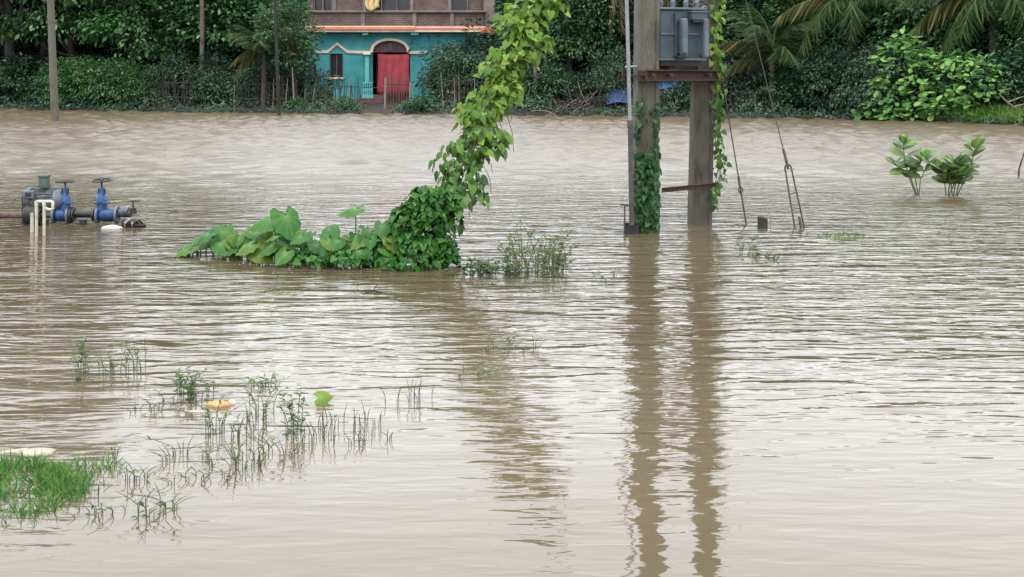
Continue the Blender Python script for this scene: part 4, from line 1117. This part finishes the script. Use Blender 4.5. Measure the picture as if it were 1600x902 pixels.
wA = Wp(652, 414); wB = axL(4.3)
def wire_at(py):                                       # point of the stay wire at a picture row
    lo, hi = 0.0, 1.0
    for _ in range(40):
        t = (lo+hi)/2; q = wA.lerp(wB, t); r = PY0 - (q.z-CAMH)/q.y*F
        lo, hi = (t, hi) if r > py else (lo, t)
    return wA.lerp(wB, lo)
g3 = thing("guy_wire", "stay wire running inside the leaning leafy vine up to the ivy pole", "guy wire", wA, "guy wires of the transformer poles")
MB().tube([(wB-wA)*-.06, wB-wA], .0075, 6).build("wire", M_wire, g3)
def leaning_vine():
    rng = np.random.default_rng(77)
    root = thing("climbing_vine", "bright green heart leaved vine leaning up a slanting stay wire", "vine", wA)
    prof_y = [-45, -25, 0, 30, 55, 75, 100, 130, 165, 200, 230, 260, 290, 330]
    prof_l = [12, 36, 48, 52, 50, 44, 40, 40, 46, 46, 48, 46, 48, 44]
    prof_r = [14, 34, 46, 50, 52, 48, 38, 32, 42, 48, 50, 50, 50, 44]
    def gen(n, y0, y1, s0, s1, hang):
        py = rng.uniform(y0, y1, n); c = np.array([wire_at(v) for v in py])
        side = rng.uniform(-1, 1, n); side = np.sign(side)*np.abs(side)**.85
        w = np.where(side < 0, np.interp(py, prof_y, prof_l), np.interp(py, prof_y, prof_r))/F*c[:,1]
        # lumpy outline
        w *= .72 + .34*np.sin(py*.085 + np.where(side < 0, 0, 2.2)) + rng.normal(0, .12, n)
        dep = rng.uniform(-1, 1, n)
        pos = c + np.stack([side*w, dep*w*.8*np.sqrt(np.maximum(.05, 1-side**2)), -np.abs(side)*w*.25 + rng.normal(0, .03, n)], -1)
        nrm = np.stack([side*.7, -.55 + .5*dep, np.full(n, .65)], -1) + rng.normal(0, .38, (n, 3))
        tip = np.stack([side*.55, dep*.3 - .25, np.full(n, -hang)], -1) + rng.normal(0, .35, (n, 3))
        return pos - np.array(wA), tip, nrm, rng.uniform(s0, s1, n)
    p, t, nn, s = gen(820, -40, 130, .045, .08, .45); leaf_objs(ME_vine_sun, p, t, nn, s, root, 170, (T_heart, L_vine_sun), rng=rng)
    p, t, nn, s = gen(330, 120, 225, .045, .085, .7); leaf_objs(ME_vine_sun, p, t, nn, s, root, 60, (T_heart, L_vine_sun), rng=rng)
    p, t, nn, s = gen(340, 195, 345, .045, .09, .9); leaf_objs(ME_vine_shade, p, t, nn, s, root, 70, (T_heart2, L_vine_shade), rng=rng)  # lower leaves take the shaded colour, those above the sunlit one
    rg = random.Random(6)
    for k in range(7):
        a, b = rg.uniform(150, 410), rg.uniform(-40, 100); pts = []; off = rg.uniform(-.09, .09)
        for i in range(12):
            q = wire_at(a + (b-a)*i/11) - wA
            pts.append(q + Vector((off*math.sin(i*.5+k) + rg.uniform(-.02,.02), rg.uniform(-.05,.05), rg.uniform(-.02,.03))))
        MB().tube(pts, [.004*(1-.6*i/11) for i in range(12)], 5).build("stem", M_stem, root)
    for k in range(6):                                   # dangling shoots
        q = wire_at(rg.uniform(140, 290)) - wA + Vector((rg.uniform(.0,.15), rg.uniform(-.1,.1), 0)); L = rg.uniform(.1, .3)
        MB().tube([q, q+Vector((.05,0,-.02)), q+Vector((.09,0,-L*.5)), q+Vector((.10,0,-L))], .0028, 4).build("shoot", M_stem, root)
leaning_vine()
def mound():
    rng = np.random.default_rng(91); b = Wp(648, 414); S = b.y/F
    root = thing("creeper_mound", "dense mound of green creeper at the foot of the leaning vine", "creeper", b)
    # lobes: picture centre, half width, half height (pixels), depth offset
    lobes = [(650,362,44,40,0), (665,322,34,32,.05), (625,385,42,26,-.05), (675,390,34,24,-.08), (600,398,30,16,-.05), (690,312,28,22,.1), (640,340,24,26,.0), (697,385,16,28,.05), (662,392,26,24,-.12), (676,350,22,26,-.1), (545,402,44,13,-.1), (488,405,34,10,-.1), (705,335,18,26,.05), (628,352,26,30,0), (640,408,52,12,-.15), (692,406,26,12,-.1), (590,392,34,20,-.02)]
    pos=[]; tip=[]; nrm=[]; wts = [210,190,210,150,130,110,100,50,105,90,150,90,70,90,130,70,110]
    for (px,py,hw,hh,dy), n in zip(lobes, wts):
        d = rdirs(rng, n, -.5); r = rng.uniform(.55,1,n)**.5
        c = P(px, py, b.y+dy) - b
        pos.append(np.array(c) + d*r[:,None]*np.array([hw*S, hw*S*.8, hh*S])); nrm.append(d*.8+np.array([0,-.25,.5])+rng.normal(0,.5,d.shape)); tip.append(d*np.array([.6,.6,.1])+np.array([0,-.1,-.55])+rng.normal(0,.35,d.shape))
    pos, tip, nrm = map(np.concatenate, (pos, tip, nrm)); pos[:,2] = np.maximum(pos[:,2], .0)
    leaf_objs(ME_mound, pos, tip, nrm, rng.uniform(.028,.07,len(pos)), root, 290, (T_heart, L_mound), rng=rng)
    rg = random.Random(2)
    for k in range(9):
        e = Vector(pos[k*23]); s0 = Vector((e.x*.6 + rg.uniform(-.05,.05), e.y*.6, -.3))
        MB().tube([s0, s0.lerp(e,.6)+Vector((0,0,.05)), e], [.008,.006,.003], 5).build("stem", M_stemd, root)
mound()

# ivy on the concrete poles
def ivy():
    rng = np.random.default_rng(17); o = axL(0)
    root = thing("pole_ivy", "dark green ivy sheathing the foot of the concrete pole beside the conduit", "ivy", o)
    pos=[]; tip=[]; nrm=[]; n = 680
    py = 366 - 215*rng.random(n)**1.45; u = rng.uniform(-1.12, 1.28, n)
    keep = np.ones(n, bool)
    keep &= ~((py < 240) & (np.abs(u+.05) < .55 + (240-py)/500) & (rng.random(n) < .93))
    keep &= ~((py < 300) & (u < -.95) & (rng.random(n) < .5))
    py, u = py[keep], u[keep]; n = len(py)
    D = o.y - .1; z = CAMH - (py-PY0)/F*D; z = np.maximum(z, .01)
    x = u*.104; y = -.085 - rng.uniform(0,.05,n)*(1-np.minimum(np.abs(u),1)**4) + np.maximum(np.abs(u)-.9,0)*.3 + rng.uniform(0,.05,n)*(np.abs(u) > .95)
    ax = np.array([axL(v).x for v in z]) - o.x
    c, s = math.cos(R(8)), math.sin(R(8))
    pos = np.stack([ax + x*c - y*s*.6, x*s + y*c, z], -1)
    nrm = np.stack([u*.55, np.full(n,-.9), np.full(n,.55)], -1) + rng.normal(0,.42,(n,3))
    tip = np.stack([u*.35, np.full(n,-.35), np.full(n,-1.)], -1) + rng.normal(0,.32,(n,3))
    leaf_objs(ME_ivy, pos, tip, nrm, rng.uniform(.038,.062,n), root, 300, (T_heart, L_ivy), rng=rng)
    rg = random.Random(3)
    for k in range(5):
        xx = rg.uniform(-.09,.1); pts = [(xx + .02*math.sin(i+k), -.09, i*.11) for i in range(12 if k < 3 else 9)]
        MB().tube(pts, .004, 5).build("stem", M_stem, root)
ivy()
def creeper():
    rng = np.random.default_rng(23); o = axR(0)
    root = thing("hanging_creeper", "light green creeper trailing down the side of the bare concrete pole", "creeper", o)
    ys = np.array([-60,0,30,60,90,110,140,170,200,230,262,285,300,325]); cx = np.array([1124,1121,1118,1116,1119,1121,1122,1120,1121,1121,1126,1122,1117,1113]); hw = np.array([10,13,9,8,9,11,12,12,8,9,11,10,6,4])
    n = 270; py = -60 + 385*rng.random(n)**1.25; D = o.y - .06
    px = np.interp(py, ys, cx) + rng.uniform(-1,1,n)*np.interp(py, ys, hw)
    dy = rng.uniform(-.09,.09,n)
    pos = np.stack([(px-PX0)/F*D - o.x, dy - .05, CAMH-(py-PY0)/F*D], -1)
    nrm = np.stack([rng.normal(.3,.4,n), np.full(n,-.8), np.full(n,.5)], -1) + rng.normal(0,.3,(n,3))
    tip = np.stack([rng.normal(.2,.5,n), rng.normal(-.2,.3,n), np.full(n,-.8)], -1)
    up = py < 150  # splits sunlit-coloured upper leaves from shade-coloured lower ones
    leaf_objs(ME_vine_sun, pos[up], tip[up], nrm[up], rng.uniform(.042,.068,up.sum()), root, 180, (T_heart, L_vine_sun), rng=rng)
    leaf_objs(ME_vine_shade, pos[~up], tip[~up], nrm[~up], rng.uniform(.04,.062,(~up).sum()), root, 120, (T_heart, L_vine_shade), rng=rng)
    for k in range(3):
        pts = [Vector(((np.interp(v,ys,cx)+3*math.sin(v*.07+k*2)-PX0)/F*D - o.x, -.06+.02*k, CAMH-(v-PY0)/F*D)) for v in np.linspace(-60, 335-25*k, 22)]
        MB().tube(pts, .0035, 5).build("stem", M_stem, root)
creeper()

# ------------------------------------------------------------------ taro plants
ME_taro = [tmesh("leaf", t, L_taro) for t in T_taro]
def taro_leaf(root, base, px, py, D, size, face, tipd, k):
    c = P(px, py, D) - base
    pos = np.array([c]); fr = frames(np.array([tipd], float), np.array([face], float))[0]
    o = bpy.data.objects.new("leaf", ME_taro[k % 4]); COL.objects.link(o); o.parent = root
    o.matrix_basis = Matrix([list(fr[r]*size) + [c[r]] for r in range(3)] + [[0,0,0,1]])
    s0 = Vector((c.x*.35, c.y*.35, -.25)); n = Vector(fr[:,2])
    MB().tube([s0, s0.lerp(c,.6) + Vector((0,.02,.03)), c - n*.004], [.008,.0065,.004], 6).build("stalk", M_petiole, root, smooth=True)
def taro():
    rg = random.Random(12)
    env_x = [285,315,350,385,420,470,520,560,600,640]; env_y = [392,368,356,364,362,360,356,364,350,350]
    bpx = [(318,398),(350,402),(384,404),(418,408),(452,412),(486,414),(520,412),(552,414),(588,415),(368,394),(436,398),(505,398),(615,412)]
    for i, (px, py) in enumerate(bpx):
        base = Wp(px, py)
        root = thing("taro_plant", "broad leaved taro plant standing in the water beside the creeper mound", "taro", base, "taro plants in the water")
        nl = 9 if i < 9 else 6
        for k in range(nl):
            lx = px + rg.uniform(-27, 27) - (6 if i == 0 else 0); top = np.interp(lx, env_x, env_y)
            ly = top + (py - 10 - top)*((k+.3)/nl)*rg.uniform(.75, 1.0)
            side = (lx-px)/24
            taro_leaf(root, base, lx, ly, base.y + rg.uniform(-.12,.12) - .12*(k/nl), rg.uniform(.085,.2),
                      (side*.6+rg.uniform(-.3,.3), -.55+rg.uniform(-.3,.2), .75), (side*.9+rg.uniform(-.5,.5), -.5, -.55+rg.uniform(-.3,.3)), i+k)
        if i == 4:
            taro_leaf(root, base, 447, 338, base.y-.02, .27, (.45,-.6,.6), (.45,-.5,-.8), 1)
            taro_leaf(root, base, 426, 343, base.y+.02, .26, (-.3,-.5,.8), (-1,-.2,-.25), 2)
        if i == 7:
            taro_leaf(root, base, 556, 326, base.y, .19, (-.1,-.35,1), (-.95,-.1,-.22), 3)
        if i == 3:
            taro_leaf(root, base, 402, 388, base.y-.15, .22, (-.2,-.6,.75), (.7,-.5,-.5), 0)
taro()
#@@PART5
# ------------------------------------------------------------------ big light leaved bush and the bright grass on the bank
ME_teak = [tmesh("leaf", t, L_teak) for t in (T_obov, T_obov2, tpl_obov(.55, .05))]
def teak_bush():
    rng = np.random.default_rng(41); b = behind(1455, .7, .05); S = b.y/F
    root = thing("leafy_bush", "big bush of broad light green leaves on the bank beside bright grass", "bush", b)
    cl = [(1412,62,16,0),(1398,78,20,0),(1430,80,18,0),(1385,95,20,0),(1415,100,26,0),(1450,98,22,.1),(1475,100,20,0),(1505,98,22,0),(1530,104,22,.1),(1548,116,18,.2),(1400,125,26,-.1),(1440,125,30,-.1),(1480,122,30,-.1),(1520,125,28,0),(1550,140,20,.1),
          (1380,150,22,-.2),(1410,155,28,-.2),(1450,155,30,-.2),(1490,155,30,-.2),(1530,158,26,-.1),(1365,170,20,-.2),(1395,176,22,-.3),(1430,178,24,-.3),(1470,172,24,-.2),(1352,182,12,-.3),(1376,128,12,-.1),(1500,170,22,.0),(1420,182,16,-.4),(1386,184,16,-.4)]
    pos=[]; tip=[]; nrm=[]
    for px, py, r, dy in cl:
        n = int(12 + r*1.9); d = rdirs(rng, n, -.5); q = rng.uniform(.4,1,n)**.5
        c = np.array(P(px, py, behind(px, .75).y+dy) - b); w = r*S
        pos.append(c + d*q[:,None]*np.array([w*1.1, w*1.3, w*.8])); nrm.append(d*.5 + np.array([0,-.35,.8]) + rng.normal(0,.25,d.shape)); tip.append(d*np.array([1,.8,.3]) + np.array([0,-.2,-.12]) + rng.normal(0,.35,d.shape))
    pos, tip, nrm = map(np.concatenate, (pos, tip, nrm)); pos[:,2] = np.maximum(pos[:,2], .08)
    leaf_objs(ME_teak, pos, tip, nrm, rng.uniform(.17,.30,len(pos)), root, 300, (T_obov, L_teak), rng=rng)
    # inner foliage behind, its shade put into a dark leaf colour, and stems
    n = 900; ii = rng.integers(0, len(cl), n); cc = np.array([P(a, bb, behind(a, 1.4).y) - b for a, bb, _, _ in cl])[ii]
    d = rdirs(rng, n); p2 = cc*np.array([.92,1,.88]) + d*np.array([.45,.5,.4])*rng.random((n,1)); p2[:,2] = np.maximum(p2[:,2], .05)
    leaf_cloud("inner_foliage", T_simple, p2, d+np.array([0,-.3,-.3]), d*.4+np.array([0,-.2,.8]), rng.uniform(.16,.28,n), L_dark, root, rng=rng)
    for k in range(9):
        e = Vector(np.array(P(cl[k*3][0], cl[k*3][1], behind(cl[k*3][0], 1.0).y) - b)); s0 = Vector((e.x*.35, .4, -.3))
        MB().tube([s0, s0.lerp(e,.55)+Vector((0,.1,.05)), e], [.04,.028,.01], 6).build("stem", M_bark, root, smooth=True)
teak_bush()
T_blade = tpl_blade(.07, .35)
def grass(name, label, pts_fn, n, size, m, seed, w=.07, lean=.5):
    rng = np.random.default_rng(seed); pos = pts_fn(rng, n); n = len(pos)
    a = rng.uniform(0, 6.28, n); tip = np.stack([np.cos(a)*lean*rng.random(n), np.sin(a)*lean*rng.random(n), np.full(n, 1.0)], -1) + rng.normal(0,.12,(n,3))
    nrm = np.stack([-np.cos(a)*.2+rng.normal(0,.5,n), -np.ones(n)*.6, np.full(n,.35)], -1)
    o = leaf_cloud(name, tpl_blade(w, .3), pos, tip, nrm, rng.uniform(*size, n), m, None, rng=rng)
    return tag(o, label, "grass", kind="stuff")
def bank_pts(rng, n):
    px = rng.uniform(1436, 1596, n); q = rng.random(n); out_ = []
    for a, b in zip(px, q):
        p = behind(a, -.05 + 1.3*b, .05 + .28*min(1, b*1.8)); out_.append(p)
    return np.array(out_)
grass("bank_grass", "bright green grass strip at the foot of the light leaved bush", bank_pts, 2600, (.14,.34), L_grassy, 5, .12, 1.2)

# ------------------------------------------------------------------ two milkweed shrubs
ME_calo = [tmesh("leaf", t, L_calo) for t in (tpl_obov(.72,.15), tpl_obov(.8,.08))]
def milkweed(base, stems, label, seed, size=(.14,.22), pairs=4):
    rg = random.Random(seed); b = Wp(*base); D = b.y
    root = thing("milkweed_shrub", label, "shrub", b, "milkweed shrubs in the water")
    for si, (pts, np_) in enumerate(stems):
        Q = [P(x, y, D + rg.uniform(-.06,.06)) - b for x, y in pts]
        Q = [Q[0]+Vector((0,0,-.4))] + Q
        MB().tube(Q, [.009]+[.008*(1-.6*i/len(pts)) for i in range(len(pts))], 6).build("stem", M_stemd, root, smooth=True)
        np_ += 1
        for k in range(np_):
            t = 1 - .72*(k/np_); n = len(pts)-1; f = t*n; i = min(int(f), n-1); c = Q[1+i].lerp(Q[2+i], f-i)
            a0 = rg.uniform(0, 3.14) + k*1.57
            for q in (0, 1):
                a = a0 + q*math.pi; up = .9 - .75*(k/np_) + rg.uniform(-.25,.25)
                d = np.array([[math.cos(a), math.sin(a)*.8, up]]); nn = np.array([[-math.cos(a)*.6, -math.sin(a)*.6-.45, .8]])
                fr = frames(d, nn)[0]; s = rg.uniform(*size)*(.75 if k == 0 else 1)
                o = bpy.data.objects.new("leaf", ME_calo[q]); COL.objects.link(o); o.parent = root
                o.matrix_basis = Matrix([list(fr[r]*s) + [c[r]] for r in range(3)] + [[0,0,0,1]])
milkweed((1434,304), [([(1432,304),(1424,280),(1416,262),(1412,235),(1411,224)],5), ([(1434,304),(1430,275),(1426,258),(1440,250),(1447,244)],4), ([(1436,304),(1438,280),(1452,256)],2), ([(1430,302),(1420,276),(1404,262),(1398,256)],3)], "sparse milkweed shrub with bare forked stems standing in the water", 4)
milkweed((1488,305), [([(1478,304),(1476,285),(1472,272)],3), ([(1482,305),(1484,280),(1488,262),(1490,250)],5), ([(1488,305),(1486,288),(1478,270),(1468,268)],4), ([(1494,305),(1500,280),(1506,268)],4), ([(1496,304),(1506,285),(1516,262),(1522,240),(1524,226)],6), ([(1490,304),(1494,282),(1500,255)],4), ([(1484,304),(1492,285),(1496,272)],3)], "dense milkweed shrub with several upright leafy stems standing in the water", 9)
s1 = Wp(1590, 276); root = thing("leaning_stick", "bare leaning stick in the water beyond the milkweed shrubs", "stick", s1)
MB().tube([(-.0,0,-.3),(.02,0,.1),(.10,0,.36)], [.015,.013,.009], 6).build("stick", M_stick, root)

# ------------------------------------------------------------------ weeds in the water
T_weed = tpl_simple(.34, .08, .15)
def weed(name, label, px, py, wpx, hpx, n, m, seed, leaf=.04, dens=60, r=.0028, lean=.25, cat="weed", dy=.25, stem=None, spread=1.0, low=0.15, group=None):
    """a clump of thin stems out of the water, each with small leaves"""
    rg = random.Random(seed); rng = np.random.default_rng(seed); b = Wp(px, py); S = b.y/F
    root = thing(name, label, cat, b, group)
    for k in range(n):
        u = rg.uniform(-1, 1); h = hpx*S*rg.uniform(.45, 1.0)*(1-.35*abs(u)); x = u*wpx*S/2; y = rg.uniform(-dy, dy)
        l = rg.gauss(u*.5, 1)*lean*h
        Q = [Vector((x, y, -.15)), Vector((x+l*.1, y, h*.35)), Vector((x+l*.45, y-.01, h*.7)), Vector((x+l, y-.02, h))]
        st = MB().tube(Q, [r*1.2, r, r*.8, r*.4], 5).build("stem", stem or M_stemd, root)
        nl = max(0, int(dens*h*rg.uniform(.6,1.3)))
        if nl:
            t = rng.uniform(low, 1, nl); i = np.minimum((t*3).astype(int), 2); f = t*3-i; Qa = np.array([list(v) for v in Q])
            pos = Qa[i]*(1-f)[:,None] + Qa[i+1]*f[:,None]; pos[:,2] = np.maximum(pos[:,2], 0)
            a = rng.uniform(0, 6.28, nl)
            tip = np.stack([np.cos(a), np.sin(a), rng.uniform(-.2,.9,nl)], -1); nrm = np.stack([-np.cos(a)*.4, -np.sin(a)*.4-.3, np.full(nl,.8)], -1)
            leaf_cloud("foliage", T_weed, pos, tip, nrm, leaf*rng.uniform(.6,1.25,nl), m, st, rng=rng)
    return root
weed("bushy_weed", "tall bushy olive weed clump in the water beside the leaning vine", 838, 428, 92, 96, 34, L_weed, 1, .042, 75, .0032, .35, dy=.2, stem=M_stem)
weed("leafy_weed", "low leafy green weed clump at the foot of the bushy olive weed", 735, 430, 62, 32, 16, L_weedg, 2, .05, 190, .003, .6, dy=.15)
weed("leafy_weed", "low spreading weed between the leafy clump and the bushy olive weed", 782, 430, 60, 22, 14, L_weedg, 3, .045, 190, .003, .6, dy=.12)
weed("leafy_weed", "low leafy fringe at the foot of the bushy olive weed", 862, 420, 56, 34, 12, L_weedg, 33, .05, 130, .003, .6, dy=.12)
weed("sparse_weed", "thin floating weed scraps beyond the bushy olive weed", 940, 438, 60, 16, 9, L_weed, 4, .035, 90, .002, .9)
weed("sparse_weed", "slender pale weed below the hooked guy wire anchor", 1168, 398, 20, 40, 7, L_weedg, 5, .035, 90, .0025, .25, dy=.06, stem=M_stem)
weed("sparse_weed", "low weed scraps trailing past the wooden stump", 1196, 406, 46, 10, 10, L_weedg, 6, .04, 180, .002, 1.2, dy=.08)
weed("sparse_weed", "tiny weed tip poking out beneath the wishbone guy anchor", 1258, 368, 16, 10, 4, L_weed, 61, .03, 80, .002, .6)
def pool_pts(px, py, wx, wy):
    def fn(rng, n):
        a = rng.uniform(0, 6.28, n); q = np.sqrt(rng.random(n)); xs = px + np.cos(a)*q*wx; ys = py + np.sin(a)*q*wy
        return np.array([Wp(x, y, -.02) for x, y in zip(xs, ys)])
    return fn
grass("grass_tuft", "small flat patch of bright grass afloat beyond the guy wire anchors", pool_pts(1318, 374, 36, 6), 420, (.03,.075), L_grass, 8, .10, 2.2)
grass("grass_tuft", "faint patch of submerged green weed in front of the milkweed shrubs", pool_pts(1480, 350, 40, 5), 60, (.03,.06), L_grass, 81, .10, 1.6)
# weeds nearer the road
for i, (nm, lab, px, py, w, h, n, m, leaf, dens, lean) in enumerate([
    ("slender_weed", "slender leafy weed standing alone near the floating foam slab", 130, 588, 14, 76, 4, L_weedg, .034, 110, .10),
    ("twiggy_weed", "row of short twiggy weeds beside the slender leafy weed", 182, 585, 40, 52, 8, L_weed, .025, 60, .25),
    ("twiggy_weed", "forked twiggy weed with upcurved tips next to the short twiggy row", 217, 580, 24, 72, 6, L_weed, .022, 45, .3),
    ("leafy_weed", "leafy weed clump behind the orange plastic scrap", 296, 622, 70, 50, 15, L_weedg, .028, 120, .3),
    ("slender_weed", "weed with a dense green head beside the round floating leaf", 460, 678, 20, 92, 7, L_weedg, .028, 105, .12),
    ("twiggy_weed", "branching weed with dark leaves in front of the orange plastic scrap", 332, 680, 24, 66, 6, L_weed, .024, 80, .2),
    ("twiggy_weed", "open weed of curled dark leaves between the plastic scrap and the round leaf", 404, 650, 40, 64, 8, L_weed, .026, 60, .3),
    ("flat_weed", "flat dark leaved weed trailing near the round floating leaf", 405, 606, 52, 16, 10, L_weed, .034, 110, 1.0),
    ("reedy_weed", "scattered thin reeds past the round floating leaf", 545, 668, 100, 46, 16, L_weed, .016, 18, .12),
    ("reedy_weed", "few short reeds farthest out along the line of weeds", 640, 628, 80, 40, 9, L_weed, .016, 20, .15),
    ("twiggy_weed", "short dark weeds in the ripples below the bushy olive weed", 800, 546, 84, 32, 13, L_weed, .022, 70, .5),
    ("twiggy_weed", "small weed scraps between the reeds and the rippled water", 738, 588, 56, 16, 8, L_weed, .022, 80, .8),
    ("reedy_weed", "grassy green shoots in front of the branching weed", 365, 728, 90, 46, 16, L_grass, .03, 22, .3),
    ("reedy_weed", "bent dark reeds in front of the dense headed weed", 440, 712, 70, 46, 9, L_weed, .022, 30, .5),
    ("twiggy_weed", "tangled dark shoots between the grass patch and the reeds", 290, 715, 70, 40, 9, L_weed, .02, 35, .6),
    ("bent_weed", "bent dark stalks in calm water in front of the grass patch", 236, 800, 70, 46, 10, L_weed, .03, 28, .7),
    ("bent_weed", "stray dark shoots beside the grass patch", 205, 752, 56, 44, 7, L_weed, .024, 30, .5),
    ("twiggy_weed", "forked stalk rising from the edge of the grass patch", 184, 722, 14, 42, 3, L_weed, .026, 30, .25),
    ("reedy_weed", "sparse fine stems between the orange scrap and the dense headed weed", 385, 690, 60, 60, 9, L_weedg, .018, 40, .25),
    ("reedy_weed", "fine green stems out past the thin reeds", 575, 690, 70, 34, 9, L_weedg, .015, 30, .3),
    ("twiggy_weed", "low scraps of weed in front of the tangled shoots", 320, 752, 110, 24, 12, L_weed, .018, 45, .8),
    ("twiggy_weed", "small sprigs between the leafy clump and the slender weed", 236, 640, 60, 22, 8, L_weed, .02, 55, .6),
    ("twiggy_weed", "low sprouts in the water beside the bent dark stalks", 150, 806, 90, 22, 10, L_grass, .022, 40, .7),
    ("reedy_weed", "thin reeds beside the dense headed weed", 500, 690, 60, 52, 9, L_weed, .018, 20, .2),
    ]):
    weed(nm, lab, px, py, w, h, int(n*1.5), m, 100+i, leaf, dens, .0016, lean*1.35, dy=.10 if py < 640 else .07, stem=M_stem if m is L_weedg else M_stemd)
def patch_pts(rng, n):
    out_ = []; cx = rng.uniform(-90, 190, 90); cy = rng.uniform(722, 830, 90); r = rng.uniform(7, 20, 90)
    while len(out_) < n:
        i = rng.integers(0, 90); px, py = cx[i] + rng.normal(0, r[i]), cy[i] + rng.normal(0, r[i]*.55)
        top = 728 - 8*math.sin(px*.05); bot = np.interp(px, [-90,0,60,100,130,196], [852,834,824,806,790,760])
        if py < top or py > bot: continue
        if px > 80 and rng.random() < (px-80)/135: continue
        if rng.random() < max(0, 1-(bot-py)/42)*.85: continue
        out_.append(Wp(px, py, -.015))
    return np.array(out_)
grass("grass_patch", "lush green grass patch rising from the calm water beside the foam slab", patch_pts, 4600, (.02,.074), L_grass, 9, .075, 1.8)
lump("foam_slab", "thin cream foam slab floating behind the grass patch", "foam", 48, 709, 84, 8, M_foamc, 5, .35)
lump("plastic_scrap", "crumpled orange plastic scrap floating among the weeds", "litter", 340, 634, 40, 8, M_trash, 7, .4)
lump("plastic_scrap", "small pink plastic scrap beside the orange scrap", "litter", 362, 631, 14, 6, M_trash2, 11, .5)
lump("paper_scrap", "small white scrap afloat beside the leafy weed clump", "litter", 247, 629, 16, 4, M_foam, 13, .5)
lump("paper_scrap", "long pale scrap half sunk in front of the orange scrap", "litter", 312, 643, 44, 1.5, M_foamc, 19, .25)
# round floating leaf
b = Wp(500, 630); root = thing("floating_leaf", "single round bright green leaf tilted above the water among weeds", "leaf", b)
lf = obj("blade", tmesh("leaf", T_taro[2], leafmat("leaf_lily", [(0, G(.13,.25,.02)), (1, G(.17,.29,.03))], .4, .3, vein=G(.26,.38,.08))), root)
fr = frames(np.array([[1,.25,.06]]), np.array([[0.05,-.75,.65]]))[0]; s_ = .075
lf.matrix_basis = Matrix([list(fr[r]*s_*(1,1,1)[r]) + [(0,0,.025)[r]] for r in range(3)] + [[0,0,0,1]])
MB().tube([(0,0,-.1),(0,.005,.02)], .002, 5).build("stalk", M_stem, root)

b = Wp(583, 458); root = thing("floating_twig", "small dark twig afloat in front of the creeper mound", "twig", b)
MB().tube([(-.05,0,.004),(0,.02,.012),(.06,-.01,.006)], [.004,.007,.003], 5).build("twig", M_wood, root)
MB().tube([(0,.02,.012),(.02,.03,.05)], [.004,.002], 5).build("shoot", M_wood, root)
